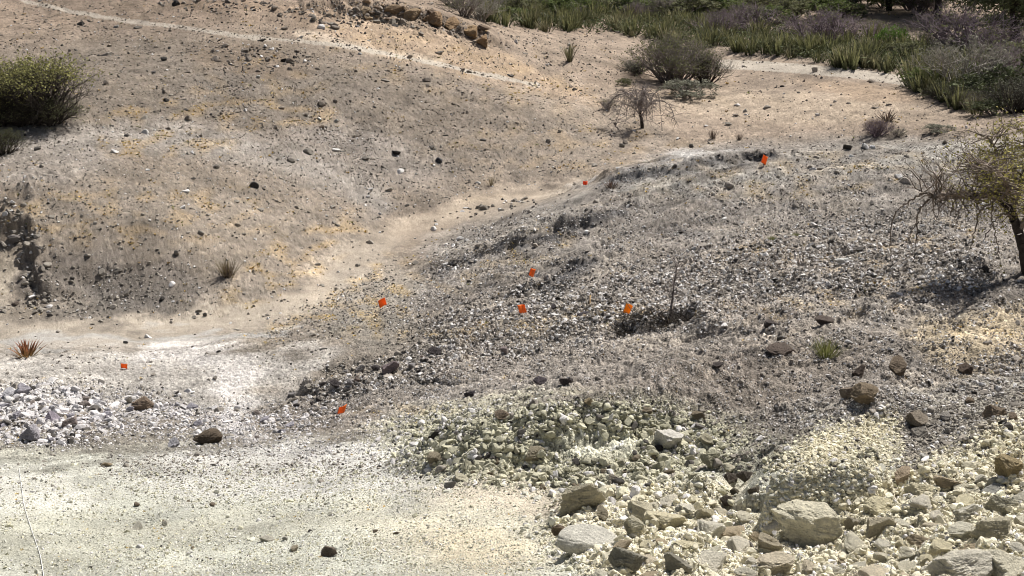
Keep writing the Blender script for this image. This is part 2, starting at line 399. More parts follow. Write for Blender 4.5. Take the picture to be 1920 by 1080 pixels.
def tag(o, label=None, cat=None, group=None, kind=None):
    if label: o["label"] = label
    if cat: o["category"] = cat
    if group: o["group"] = group
    if kind: o["kind"] = kind
    return o

# ------------------------------------------------------------------ terrain
HT = {}
def Hf(x, y):
    """height read back from the finished terrain mesh"""
    th, lr, z = HT['th'], HT['lr'], HT['z']; x = np.asarray(x, float); y = np.asarray(y, float)
    t = np.arctan2(x, y); l = np.log(np.maximum(np.hypot(x, y), .41))
    i = np.clip(np.searchsorted(th, t)-1, 0, len(th)-2); j = np.clip(np.searchsorted(lr, l)-1, 0, len(lr)-2)
    a = np.clip((t-th[i])/(th[i+1]-th[i]), 0, 1); b = np.clip((l-lr[j])/(lr[j+1]-lr[j]), 0, 1)
    return z[j,i]*(1-a)*(1-b)+z[j,i+1]*a*(1-b)+z[j+1,i]*(1-a)*b+z[j+1,i+1]*a*b
LT = {}
def lattice():
    U = np.arange(-360, 2281, 5.); Vv = np.arange(-40, 1181, 5.); uu, vv = np.meshgrid(U, Vv); sh = uu.shape; uu, vv = uu.ravel(), vv.ravel()
    a, b, c = ray(uu, vv); t = np.full(uu.shape, 4.0); act = np.arange(len(uu))
    for _ in range(900):
        gap = CAMZ + c[act]*t[act] - Hf(a[act]*t[act], b[act]*t[act]); on = gap > .004
        act = act[on]; gap = gap[on]
        if not len(act): break
        t[act] += np.clip(gap*.7, .004, 1.5)
    LT.update(U=U, V=Vv, t=np.minimum(t, 400).reshape(sh))
def gnds(us, vs):
    us = np.asarray(us, float); vs = np.asarray(vs, float)
    i = np.clip((us-LT['U'][0])/5, 0, len(LT['U'])-1.001); j = np.clip((vs-LT['V'][0])/5, 0, len(LT['V'])-1.001); i0 = i.astype(int); j0 = j.astype(int); f = i-i0; g = j-j0; t = LT['t']
    t = t[j0,i0]*(1-f)*(1-g)+t[j0,i0+1]*f*(1-g)+t[j0+1,i0]*(1-f)*g+t[j0+1,i0+1]*f*g
    a, b, c = ray(us, vs); X, Y = a*t, b*t
    return np.stack([X, Y, Hf(X, Y)], -1)
def gnd(u, v): return gnds([u], [v])[0]
def build_terrain():
    th = list(np.linspace(R(-23.5), R(23.5), 1350))
    side = []; a = R(23.5); da = th[1]-th[0]
    while a < math.pi - .02:
        da = min(da*1.22, .06); a += da; side.append(a)
    th = np.array([-s for s in side[::-1]] + th + side)
    rr = [.4]
    while rr[-1] < 4500:
        r = rr[-1]
        k = .12 if r < 4 else .02 if r < 5.4 else .0016 if r < 12 else .0019 if r < 25 else .0026 if r < 60 else .006 if r < 110 else .05
        rr.append(r*(1+k))
    rr = np.array(rr); T, RR = np.meshgrid(th, rr)
    x = (RR*np.sin(T)).ravel(); y = (RR*np.cos(T)).ravel()
    z = np.empty_like(x); c = np.empty((len(x), 3)); reg = np.zeros(len(x), np.int8)
    def work(i):
        s = slice(i, i+60000); X = x[s]; Y = y[s]; h = H(X, Y); r = np.hypot(X, Y)
        u, v = project(X, Y, h)
        front = Y > 2
        u = np.where(front, np.clip(u, -900, 2800), 400); v = np.where(front, np.clip(v, -80, 1150), 1100)
        col = soil(u, v, X, Y); gr = np.clip(Zgravel(u, v), 0, 1)
        sm = line(u, v, WASH, 24, 16)
        amp = (.5+.38*gr)*(1-.65*sm)*(1-.68*ss(17, 12.5, r)*(1-np.clip(gr*1.5, 0, 1)))
        vis = (r < 110) & (r > 4)
        pxs = r/1406.
        for sc, wh, wc, sd_ in ((.022, .55, .34, 301), (.05, .55, .36, 302), (.12, .40, .30, 303)):
            on = vis*ss(.9, 1.8, sc/pxs)*(1 if sc < .1 else .7)
            f, rid = worley(X + .3*sc*perlin(X/sc, Y/sc, 5), Y, sc, sd_)
            dome = np.clip(1-f*f*1.9, 0, 1)*(rid > .35)
            h = h + on*amp*(1-.65*ss(22, 32, r))*sc*wh*dome*(.4+rid)
            br = np.where(rid > .86, .9, np.where(rid < .22, -.75, (rid-.5)*.5))
            col = col*(1 + (on*amp*wc*br*2.0*np.where(f < .55, 1, .35)))[:, None]
        z[s] = h; c[s] = np.clip(col, .015, .85)
        rg = np.zeros(len(X), np.int8)
        rg[(line(u, v, WASH, 26, 3) > .5) & front & (r < 60)] = 1
        rg[(line(u, v + 2.5*perlin(X*1.3, Y*1.3, 66), FOOT, 3.6, 1) > .5) & front & (r > 38) & (r < 60)] = 2
        rg[(line(u, v, TRACK, 9, 1) > .5) & front & (r > 38) & (r < 70)] = 3
        reg[s] = rg
    from concurrent.futures import ThreadPoolExecutor
    with ThreadPoolExecutor(4) as ex: list(ex.map(work, range(0, len(x), 60000)))
    m = reg >= 2
    c[m] = np.array((.40,.355,.295))*(c[m].mean(1)/c[m].mean())[:, None]**.5
    nr, ncol = T.shape
    HT.update(th=th, lr=np.log(rr), z=z.reshape(nr, ncol))
    i0 = (np.arange(nr-1)[:, None]*ncol + np.arange(ncol-1)[None, :]).ravel()
    F = np.stack([i0, i0+1, i0+ncol+1, i0+ncol], -1)
    V = np.stack([x, y, z], -1); fr = reg[F[:, 0]]
    for k, nm in ((0, "ground"), (1, "dry_gully_bed"), (2, "footpath"), (3, "sandy_track")):
        f = F[fr == k][:, ::-1]
        used, inv = np.unique(f, return_inverse=True); f = inv.reshape(f.shape)
        tag(link(nm, np_mesh(nm, V[used], f, M_GROUND, c[used], True)), kind="structure")
import time as _t; _t0 = _t.time()
build_terrain(); print("terrain", _t.time()-_t0); lattice(); print("lattice", _t.time()-_t0)

# ------------------------------------------------------------------ stone shapes
def ico(sub):
    t = (1+5**.5)/2
    v = [(-1,t,0),(1,t,0),(-1,-t,0),(1,-t,0),(0,-1,t),(0,1,t),(0,-1,-t),(0,1,-t),(t,0,-1),(t,0,1),(-t,0,-1),(-t,0,1)]
    f = [(0,11,5),(0,5,1),(0,1,7),(0,7,10),(0,10,11),(1,5,9),(5,11,4),(11,10,2),(10,7,6),(7,1,8),(3,9,4),(3,4,2),(3,2,6),(3,6,8),(3,8,9),(4,9,5),(2,4,11),(6,2,10),(8,6,7),(9,8,1)]
    v = [np.array(p)/np.linalg.norm(p) for p in v]
    for _ in range(sub):
        c = {}; nf = []
        def mid(a, b):
            k = (min(a, b), max(a, b))
            if k not in c:
                p = v[a]+v[b]; v.append(p/np.linalg.norm(p)); c[k] = len(v)-1
            return c[k]
        for a, b, d in f:
            ab, bd, da = mid(a, b), mid(b, d), mid(d, a); nf += [(a,ab,da),(b,bd,ab),(d,da,bd),(ab,bd,da)]
        f = nf
    return np.array(v), np.array(f)
def chip(seed):
    r = np.random.default_rng(seed); V = np.array([(1,0,0),(-1,0,0),(0,1,0),(0,-1,0),(0,0,1),(0,0,-1),(.7,.7,.5)], float)[:6]
    V = V*r.uniform(.7, 1.2, (6, 1)) + r.normal(0, .16, (6, 3))
    return V, np.array([(0,2,4),(2,1,4),(1,3,4),(3,0,4),(2,0,5),(1,2,5),(3,1,5),(0,3,5)])
def hewn(sub, planes, seed, rough=.04, power=1.0):
    """faceted stone: a sphere cut by random planes, roughened"""
    r = np.random.default_rng(seed); D, F = ico(sub)
    n = r.normal(size=(planes, 3)); n /= np.linalg.norm(n, axis=1)[:, None]; d = r.uniform(*((.34, .8) if sub < 3 else (.45, .92)), planes)
    q = D@n.T; rad = np.min(np.where(q > .05, d/np.maximum(q, .05), 1.25), axis=1); rad = np.minimum(rad, 1.15)
    if rough:
        for fq, am in ((2.2, 1), (5, .5), (11, .35), (23, .22)):
            rad = rad + rough*am*(perlin(D[:,0]*fq+seed, D[:,1]*fq+3*D[:,2]*fq, seed)+perlin(D[:,2]*fq, D[:,0]*fq+seed, seed+3))
    return D*rad[:, None], F
def scatter_mesh(name, P, size, col, sub, nvar, seed, squash=.65):
    """many stones in ONE mesh (stuff)"""
    r = np.random.default_rng(seed); n = len(P); Vs = []; Fs = []; Cs = []; off = 0
    var = r.integers(0, nvar, n)
    for k in range(nvar):
        V, F = chip(seed*50+k) if sub < 0 else hewn(sub, 8, seed*50+k, .012)
        ix = np.where(var == k)[0]
        if not len(ix): continue
        a = r.uniform(0, 2*np.pi, len(ix)); b = r.normal(0, .5, len(ix)); sx = r.uniform(.75, 1.3, len(ix)); sz = squash*r.uniform(.7, 1.25, len(ix))
        p = V[None]*np.stack([sx, 1/sx, sz], -1)[:, None, :]
        cb, sb = np.cos(b)[:, None], np.sin(b)[:, None]; ca, sa = np.cos(a)[:, None], np.sin(a)[:, None]
        X, Y, Z = p[..., 0], p[..., 1]*cb-p[..., 2]*sb, p[..., 1]*sb+p[..., 2]*cb
        p = np.stack([X*ca-Y*sa, X*sa+Y*ca, Z], -1)*size[ix][:, None, None] + P[ix][:, None, :]
        Vs.append(p.reshape(-1, 3)); Fs.append((F[None] + (np.arange(len(ix))*len(V))[:, None, None]).reshape(-1, 3)+off)
        Cs.append(np.repeat(col[ix], len(V), 0)); off += len(ix)*len(V)
    return np_mesh(name, np.concatenate(Vs), np.concatenate(Fs), M_STONE, np.concatenate(Cs))

def scatter(n, dens, seed, rmin=5.5, rmax=85):
    """world points, evenly over solid ground as seen from the bank, thinned by a density map"""
    r = np.random.default_rng(seed); us = r.uniform(-120, 2040, n); vs = r.uniform(-5, 1130, n)
    # candidates by angle and a depth law close to the lie of the land
    keep = r.uniform(0, 1, n) < dens(us, vs); us, vs = us[keep], vs[keep]
    p = gnds(us, vs); d = np.hypot(p[:, 0], p[:, 1]); m = (d > rmin) & (d < rmax)
    return us[m], vs[m], p[m]

WHITE = np.array([.64,.62,.60]); CREAM = np.array([.72,.67,.51]); GREYC = np.array([.32,.288,.25]); DARK = np.array([.06,.055,.05])
GREENC = np.array([.50,.48,.36]); TAN = np.array([.36,.29,.21]); LAV = np.array([.68,.655,.65])
def dens_peb(u, v):
    n = .5+.9*perlin(u/60, v/25, 9)
    d = .02 + .05*n; d = np.maximum(d, ss(470, 380, v)*(u < 1150)*(.09+.16*n))
    d = np.maximum(d, ell(u, v, 480, 140, 420, 90)*(.06+.2*n)); d = np.maximum(d, ell(u, v, 230, 540, 190, 50)*(.05+.12*n))
    d = np.maximum(d, poly(u, v, RIGHT_SLOPE, 25)*np.clip(.08+.55*n, 0, 1)*.85)
    d = np.maximum(d, line(u, v, [(830,650),(1100,590),(1300,540),(1500,480),(1800,480)], 70, 60)*(.6+.5*n))
    d = np.maximum(d, line(u, v, [(830,500),(960,420),(1060,380)], 22)*(.5+.5*n))
    d = np.maximum(d, ell(u, v, 1060, 835, 340, 85)*.95*(1-ell(u, v, 1115, 838, 95, 32)))
    d = np.maximum(d, poly(u, v, BANK, 30)*.9)
    d = np.maximum(d, poly(u, v, [(1350,800),(1960,640),(1960,800),(1500,960)], 30)*.9)
    d = np.maximum(d, line(u, v, [(540,600),(700,560),(860,640)], 45)*(.25+.5*n))
    d = np.maximum(d, ell(u, v, 100, 780, 160, 60)*(.5+.6*n)); d = np.maximum(d, line(u, v, [(200,770),(400,790),(560,790),(620,740),(860,650)], 38, 34)*(.45+.7*n))
    d = np.maximum(d, line(u, v, [(430,150),(420,210),(620,240),(700,330)], 40)*(.12+.4*n))
    d = np.maximum(d, ell(u, v, 560, 890, 360, 70)*(.35+.3*n))
    d = np.maximum(d, ell(u, v, 600, 1050, 500, 60)*(.15+.35*n)); d = np.maximum(d, ss(840, 900, v)*(.05+.2*n)*(u < 1100))
    d = np.maximum(d, poly(u, v, [(560,0),(760,0),(910,75),(830,60),(640,35)], 10)*(.4+.4*n))
    d *= (1-.93*line(u, v, WASH, 30, 18)); d *= 1-.8*ell(u, v, 400, 715, 130, 50)
    return np.clip(d, 0, 1)
def pebble_cols(u, v, r):
    n = len(u); c = np.empty((n, 3)); t = r.uniform(0, 1, n)
    right = poly(u, v, RIGHT_SLOPE, 15); bank = poly(u, v, BANK, 25); mound = ell(u, v, 1060, 835, 340, 85)
    low = ss(850, 930, v); pale = np.maximum(ell(u, v, 100, 780, 170, 65), line(u, v, [(200,780),(400,800),(760,820),(860,760)], 45, 30))
    far = ss(330, 200, v)
    base = np.array([.27,.245,.21])*np.ones((n, 1))
    def mx(m, col):
        nonlocal base
        base = np.where((r.uniform(0, 1, n) < m)[:, None], np.array(col), base)
    mx(right, GREYC); mx(far*.8, (.21,.18,.15)); mx(low, GREENC); mx(pale, LAV*.82); mx(np.maximum(bank, poly(u, v, [(1370,960),(1440,860),(1540,790),(1680,770),(1700,860),(1500,990),(1400,1000)], 14)), CREAM*.92); mx(mound, GREENC*.92)
    c = base*r.uniform(.72, 1.25, n)[:, None]
    wp = .12 + .17*right*(v > 380) + .10*pale - .06*far; dk = .08 + .04*right + .05*far - .07*low
    dk = np.maximum(dk, .015); low_ = low*(1-bank)*(1-mound)
    c = np.where((r.uniform(0, 1, n) < low_*.6)[:, None], np.array([.56,.55,.47])*r.uniform(.8, 1.15, (n, 1)), c)
    c[t < wp] = WHITE*r.uniform(.8, 1.15, (np.sum(t < wp), 1))
    m = (t > 1-dk); c[m] = DARK*r.uniform(.6, 2.2, (m.sum(), 1))
    return np.clip(c, .02, .78)
u, v, p = scatter(780000, dens_peb, 71)
r_ = np.random.default_rng(5)
d = np.hypot(p[:, 0], p[:, 1]); px = d/2637.
sz = px*(1.05 + 1.6*r_.pareto(2.8, len(u)).clip(0, 2.0))*(1+.6*line(u, v, [(830,650),(1100,590),(1300,540),(1500,480),(1800,480)], 60, 50))*(.62+.24*ss(330, 560, v)-.16*ss(590, 640, v)*ss(1500, 1250, u)*(u > 850)+.1*ss(740, 830, v))
sz = np.clip(sz, .006, .12); p[:, 2] += sz*.25
tag(link("gravel", scatter_mesh("gravel", p, sz, pebble_cols(u, v, r_), -1, 24, 3, .8)), "loose grey, white and dark gravel strewn over the gully slopes", "gravel", kind="stuff")
print("pebbles", len(u))

# rubble too many to count
def dens_rub(u, v):
    n = .5+.9*perlin(u/45, v/22, 19)
    d = ell(u, v, 1060, 835, 320, 78)*1.0*(1-ell(u, v, 1115, 838, 98, 34))
    d = np.maximum(d, ell(u, v, 1250, 900, 130, 40)*.4)
    d = np.maximum(d, poly(u+70*perlin(u/120, v/60, 91), v+30*perlin(u/90, v/60, 92), BANK, 45)*(.38+.4*n))
    d = np.maximum(d, poly(u, v, [(1380,960),(1420,870),(1500,810),(1960,680),(1960,830),(1650,940),(1450,980)], 25)*(.3+.5*n))
    d = np.maximum(d, ell(u, v, 90, 775, 150, 55)*(.4+.9*n)); d = np.maximum(d, line(u, v, [(200,760),(330,775),(420,800),(560,790),(600,735),(700,700),(860,650)], 30, 22)*(.35+.7*n))
    d = np.maximum(d, line(u, v, [(880,400),(940,390),(1000,385)], 14)*.4); d = np.maximum(d, line(u, v, [(820,510),(880,490)], 10)*.5)
    d = np.maximum(d, line(u, v, [(850,650),(1000,600),(1180,540),(1300,480),(1420,500)], 36)*(.03+.15*n))
    d = np.maximum(d, line(u, v, [(600,40),(720,30),(840,45),(900,75)], 14)*.5)
    d = np.maximum(d, ell(u, v, 480, 110, 100, 24)*.4); d = np.maximum(d, line(u, v, [(300,2),(420,8),(560,22),(700,35)], 12)*.35)
    d = np.maximum(d, poly(u, v, RIGHT_SLOPE, 20)*np.clip(perlin(u/90, v/30, 61)-.1, 0, 1)*.25)
    d = np.maximum(d, ell(u, v, 170, 565, 120, 22)*.12)
    d = np.maximum(d, .012+.03*n); d = np.maximum(d, line(u, v, [(20,400),(60,470),(60,520),(70,565),(170,580)], 22)*.45)
    return np.clip(d, 0, 1)
u, v, p = scatter(85000, dens_rub, 72)
d = np.hypot(p[:, 0], p[:, 1]); px = d/2637.
big = 1 + .5*poly(u, v, BANK, 25)
sz = px*(2.6 + 3.6*r_.pareto(3.0, len(u)).clip(0, 1.6))*big*(1+.55*ell(u, v, 1060, 850, 330, 80))*(1+.5*ell(u, v, 90, 780, 150, 60))
sz = np.clip(sz, .018, .16)
tag(link("rubble", scatter_mesh("rubble", p+np.array([0,0,1])*sz[:, None]*.15, sz, pebble_cols(u, v, r_)*.97, 2, 16, 4, .7)), "broken stone chips between the larger rocks", "rubble", kind="stuff")
print("rubble", len(u))

# ------------------------------------------------------------------ single rocks
ROCKS = [hewn(5, 9+k % 5, 900+k, .055) for k in range(14)]
ROCK_ME = [np_mesh("rock", V*np.array([1, .8, .62+.05*(k % 4)]), F, M_ROCK, smooth=False) for k, (V, F) in enumerate(ROCKS)]
rock_n = 0
def rock(u, v, w, col, label, group=None, tall=1.0, cat="rock", rot=None, var=None, wide=1.0, sink=.3):
    """u,v = foot of the rock in the photo, w = its width there in pixels"""
    global rock_n
    p = gnd(u, v); s = w*math.dist(p, (0, 0, CAMZ))/FPX/2/1.0
    k = rock_n % 14 if var is None else var; rock_n += 1
    o = link("rock", ROCK_ME[k], loc=(p[0], p[1]+s*.3, p[2]+s*.62*tall*(1-sink)*.8),
             rot=(random.uniform(-.25, .25), random.uniform(-.25, .25), random.uniform(0, 6.28) if rot is None else rot), scale=(s*wide, s, s*tall))
    f_ = min(random.uniform(.88, 1.12)*1.1, .80/max(col)); o.color = (*[c*f_ for c in col], 1)
    tag(o, label, cat, group); rock_uv.append((u, v, w)); return o
rock_uv = []
cream = (.60,.545,.40); white = (.64,.63,.60); grey = (.33,.32,.28); brown = (.26,.20,.14); dark = (.07,.065,.06); olive = (.40,.39,.27); lav = (.55,.53,.56); ochre = (.42,.31,.19)
V_, F_ = hewn(4, 3, 77, .03); V_ = V_*np.array([1, .75, .72]); V_[:, 2] = np.maximum(V_[:, 2], -.35)
ROCK_ME.append(np_mesh("rock", V_, F_, M_ROCK, smooth=True))
WIDE = {(1100,1030): 1.0, (1525,1022): 1.1}
named = [
 (1100,1030,104,(.80,.77,.67),.6,"long smooth white boulder, the whitest of the lower right rocks",14,-.1),
 (1090,955,86,(.46,.42,.31),1.05,"rounded two-lobed boulder just below the rubble heap",3,.3),
 (1255,842,74,(.72,.69,.62),1.0,"flat-topped white block on the right rim of the rubble heap",5,.2),
 (1050,1002,34,(.22,.17,.12),1.0,"small dark brown block at the left end of the white boulder",1,None),
 (1175,1065,78,(.38,.36,.29),1.0,"flat dark-faced grey slab below the white boulder at the bottom edge",7,.1),
 (1270,1070,60,(.33,.31,.25),1.0,"dark grey angular block right of the flat slab at the bottom edge",6,.8),
 (1190,1000,62,(.60,.56,.42),1.1,"lumpy cream block touching the right end of the white boulder",8,.5),
 (1130,975,40,(.42,.37,.27),1.1,"small tan block above the long white boulder",9,None),
 (1195,965,50,(.62,.57,.42),1.1,"cream block with a yellow face above the white boulder",10,None),
 (1620,758,66,(.27,.215,.15),1.0,"big brown boulder with a pale hollow on the right slope",4,.4),
 (1592,745,34,(.27,.22,.17),1.2,"dark stone leaning on the left of the big brown boulder",2,None),
 (1720,800,52,(.28,.24,.19),1.0,"dark-faced square block right of the brown boulder",5,.1),
 (1725,815,30,(.50,.46,.40),1.0,"pale round stone in front of the dark square block",11,None),
 (1692,905,46,(.46,.37,.27),1.1,"brown pointed rock standing on the right of the cream hummock",9,.2),
 (1525,1022,128,(.79,.74,.57),1.05,"largest cream block with a vertical crack, lower right bank",12,.05),
 (1440,1032,56,(.42,.37,.27),1.0,"brown-faced rock left of the cracked cream block",6,None),
 (1650,1000,60,(.56,.50,.37),1.0,"sloping cream slab right of the cracked block",3,None),
 (1870,1010,84,(.62,.57,.42),.9,"wide cream block near the right edge of the bank",0,.1),
 (1885,965,72,(.50,.47,.36),.9,"greenish grey slab overhanging a dark gap at the right edge",7,.3),
 (1865,925,44,(.50,.49,.44),.8,"light grey flat stone above the greenish slab",10,None),
 (1895,890,60,(.42,.34,.20),1.1,"rough yellow-brown boulder at the right edge",13,None),
 (1350,962,52,(.60,.55,.42),.9,"cream stone beside the dark pit",4,None),
 (1320,972,46,(.60,.54,.38),1.0,"yellowish cream stone left of the dark pit foot",8,None),
 (1335,870,44,(.38,.36,.26),1.0,"olive stone at the right foot of the rubble heap",2,None),
 (1325,832,34,(.40,.37,.27),1.0,"olive stone just right of the white rim block",6,None),
 (1600,988,34,(.40,.36,.28),1.1,"grey wedge stone below the dug face",1,None),
 (1685,700,58,(.21,.165,.12),.8,"brown slab tilted up on the right slope below the green tuft",9,.7),
 (1612,705,34,(.14,.11,.09),1.0,"upright dark slab left of the tilted brown slab",3,1.2),
 (1815,695,36,(.15,.115,.09),.7,"dark brown clod under the tan patch at the right",7,None),
 (1470,665,58,(.15,.12,.10),.5,"long dark clod ledge left of the green tuft",12,.3),
 (1448,612,30,(.10,.085,.08),.7,"black clod left of centre on the right slope, above the ledge",2,None),
 (1545,605,40,(.13,.105,.09),.5,"dark low clod pile above the green tuft",6,None),
 (1345,690,22,(.10,.085,.08),1.0,"small black stone left of the long dark ledge",5,None),
 (270,765,42,(.25,.19,.14),.9,"round brown boulder on the pale wash at the left",11,None),
 (388,832,56,(.14,.11,.08),.8,"dark arched rock below the round brown boulder",4,-.5),
 (325,838,28,(.44,.43,.45),1.1,"grey cube-like stone left of the dark arched rock",5,None),
 (620,1042,36,(.24,.20,.16),1.0,"dark brown stone at the bottom left centre",2,None),
 (552,1032,24,(.46,.40,.30),.9,"pale brown stone left of the dark brown one at the bottom",9,None),
 (198,874,18,(.42,.34,.23),.9,"tan stone alone on the pale greenish ground at the left",3,None),
 (130,800,38,(.32,.27,.25),.9,"dark-faced slab at the right end of the left rock pile",7,None),
 (95,790,34,(.36,.32,.36),1.1,"purple-grey block in the middle of the left rock pile",10,None),
 (55,825,44,(.42,.40,.42),1.0,"grey-white block at the lower front of the left rock pile",1,None),
 (742,290,17,(.05,.045,.04),1.1,"black boulder, the left one of two on the grey hillside",6,None),
 (824,305,17,(.11,.11,.12),1.1,"dark grey boulder, the right one of two on the grey hillside",2,None),
 (1430,296,16,(.05,.045,.045),1.0,"black stone directly behind the far right orange flag",4,None),
 (1588,281,22,(.09,.08,.07),1.0,"black hollow rock beside the white stones on the ridge",9,None),
 (1622,278,18,(.74,.73,.71),1.0,"larger white stone on the far ridge crest",3,None),
 (1638,278,12,(.72,.71,.70),1.0,"smaller white stone at the right of the pair on the ridge crest",10,None),
 (1599,291,14,(.68,.68,.67),.7,"flat white stone below the black hollow rock",0,None),
 (1296,276,14,(.09,.08,.07),.9,"dark stone at the left start of the ridge crest",8,None),
 (1583,493,34,(.66,.65,.62),.6,"flat white slab on the middle of the right slope",12,.1),
 (1105,757,22,(.36,.29,.18),1.1,"tan stone poking out at the top of the rubble heap",7,None),
 (940,790,34,(.29,.23,.17),.9,"brown slab at the upper left edge of the rubble heap",1,None),
 (1000,865,46,(.33,.29,.21),1.0,"dark brown block in the middle of the rubble heap",4,.2),
 (1152,905,26,(.48,.43,.35),1.1,"round pinkish stone at the front right of the rubble heap",11,None),
 (812,872,40,(.38,.33,.24),1.0,"brownish block at the left side of the rubble heap",13,None),
 (845,915,26,(.40,.38,.35),1.0,"grey stone at the lower left foot of the rubble heap",2,None),
 (882,742,24,(.09,.08,.085),1.0,"black stone alone above the rubble heap",5,None),
 (1060,720,26,(.12,.10,.10),1.0,"dark clod right of the solitary black stone",6,None),
 (1015,722,34,(.14,.12,.13),.8,"dark clod with a white top left of the slope middle",8,None),
 (730,700,40,(.28,.23,.23),1.0,"reddish grey boulder on the dark gully rim",3,None),
 (945,660,26,(.30,.25,.24),1.0,"reddish brown clod above the gully rim",9,None),
 (845,602,16,(.06,.055,.055),1.0,"black stone left of the middle orange flags",2,None),
 (1038,578,14,(.07,.06,.065),1.0,"black stone right of the lower middle flag",5,None),
 (1120,868,20,(.45,.43,.33),1.0,"olive grey stone in front of the bare top of the heap",10,None),
 (25,455,28,(.30,.27,.25),.9,"dark clod at the top of the left scarp",4,None),
 (905,84,34,(.30,.205,.12),1.0,"lowest ochre block where the hilltop outcrop ends",3,None),
 (880,70,46,(.34,.235,.135),1.0,"ochre block second from the outcrop's lower end",6,None),
 (848,56,50,(.36,.25,.15),1.0,"largest ochre block in the middle of the hilltop outcrop",9,None),
 (812,46,46,(.28,.195,.12),.95,"dark ochre block left of the largest outcrop block",1,None),
 (772,36,44,(.32,.235,.15),.9,"tan ochre block in the upper half of the outcrop",12,None),
 (735,26,36,(.26,.19,.125),.9,"brown block at the upper left end of the outcrop",4,None),
 (30,572,18,(.22,.18,.15),.8,"dark stone on the pale floor left of the scarp",7,None),
 (1372,905,30,(.13,.11,.09),1.1,"uppermost dark stone in the dark pit left of the cream hummock",3,None),
 (1400,900,34,(.14,.12,.10),1.0,"dark round stone at the pit's upper right",11,None),
 (1378,930,26,(.17,.15,.11),1.0,"olive-brown stone in the middle of the dark pit",8,None),
 (1415,925,28,(.16,.14,.11),1.0,"brown stone at the right side of the dark pit",6,None),
 (1365,950,30,(.12,.10,.08),1.0,"lowest dark stone at the foot of the dark pit",1,None),
]
for u, v, w, c, tl, lb, var, rt in named:
    rock(u, v, w, c, lb, None, tl, var=var, rot=rt, wide=WIDE.get((u, v), 1.0))

LAND = {}   # landmarks used to tell the lesser rocks apart
def packed(n, dens, box, wr, cols, zone, group, seed, tall=(.7, 1.15), marks=()):
    r = random.Random(seed); out = []; tries = 0
    while len(out) < n and tries < 9000:
        tries += 1
        u = r.uniform(box[0], box[2]); v = r.uniform(box[1], box[3])
        if r.random() > float(dens(np.array([u]), np.array([v]))[0]): continue
        w = r.uniform(wr[0], wr[1])*(r.random()**1.2*.7+.55)
        if any(math.hypot((a-u), (b-v)*1.8) < (w+ww)*.42 for a, b, ww in rock_uv): continue
        cn, cc = r.choice(cols); t = r.uniform(*tall)
        o = rock(u, v, w, cc, "", group, t, sink=.62 if 'cream rocks' in group else .42); o["_c"] = cn; out.append((u, v, w, o, cn))
    # a label for each: its colour, its rank by nearness to a mark, and the side it lies on
    cnt = {}
    for u, v, w, o, cn in sorted(out, key=lambda q: min(math.hypot(q[0]-m[0], (q[1]-m[1])*1.5) for m in marks)):
        m = min(marks, key=lambda m: math.hypot(u-m[0], (v-m[1])*1.5))
        ang = math.atan2((m[1]-v)*1.5, u-m[0]); side = ["right of","above and right of","above","above and left of","left of","below and left of","below","below and right of"][int(round(ang/(math.pi/4))) % 8]
        key = (cn, side, m[2]); cnt[key] = cnt.get(key, 0)+1
        ordn = ["nearest","second nearest","third nearest","fourth nearest","fifth nearest","sixth nearest","seventh nearest","eighth nearest","ninth nearest","tenth nearest"][min(cnt[key]-1, 9)]
        o["label"] = f"{ordn} {cn} {side} {m[2]}"; del o["_c"]
C_B = [("cream rock",(.80,.76,.63)),("cream rock",(.80,.76,.61)),("cream rock",(.79,.74,.58)),("cream rock",(.78,.73,.60)),("cream rock",(.80,.75,.62)),("pale yellow rock",(.79,.72,.50)),("pale yellow rock",(.78,.71,.50)),("tan rock",(.70,.62,.47)),("grey rock",(.56,.53,.43)),("brown rock",(.48,.40,.28))]
packed(72, lambda u, v: poly(u, v, [(1110,985),(1250,950),(1350,965),(1420,1005),(1640,950),(1960,880),(1960,1110),(1130,1110)], 15), (1100,900,1930,1090), (46,118), C_B, "", "cream rocks packed on the lower right bank", 31, (.5, .9),
       marks=[(1100,1020,"the long white boulder"),(1525,1010,"the cracked cream block"),(1870,1000,"the wide right-edge block"),(1320,1000,"the foot of the dark pit"),(1692,900,"the pointed brown rock")])
C_O = [("olive stone",(.50,.48,.35)),("olive stone",(.46,.44,.32)),("cream stone",(.62,.58,.44)),("brown stone",(.30,.25,.18))]
packed(44, lambda u, v: ell(u, v, 1050, 870, 310, 50, 0, .2)*(1-ell(u, v, 1115, 838, 98, 34))+ell(u, v, 1250, 790, 100, 25)*.4, (740,760,1370,925), (16,40), C_O, "", "stones of the greenish rubble heap", 32,
       marks=[(1000,862,"the dark block in the rubble heap"),(1255,840,"the white rim block of the heap"),(812,872,"the brownish block on the heap's left"),(1152,905,"the round pinkish stone of the heap")])
C_L = [("white stone",(.62,.61,.63)),("lavender grey stone",(.46,.44,.48)),("brown-grey stone",(.34,.29,.26))]
packed(22, lambda u, v: ell(u, v, 85, 780, 125, 46, 0, .2), (-10,725,225,835), (13,34), C_L, "", "pale stones of the left rock pile", 33,
       marks=[(95,790,"the purple-grey block of the left pile"),(55,825,"the front block of the left pile"),(130,800,"the dark slab of the left pile")])
packed(15, lambda u, v: line(u, v, [(210,775),(310,760),(380,790),(470,800),(550,800)], 22, 14), (200,735,580,860), (11,26), C_L, "", "scattered stones below the white wash", 34,
       marks=[(270,765,"the round brown boulder"),(388,832,"the dark arched rock"),(520,800,"the left foot of the gully rim")])
C_D = [("black stone",(.08,.07,.07)),("dark brown stone",(.17,.13,.11)),("grey stone",(.36,.34,.33))]
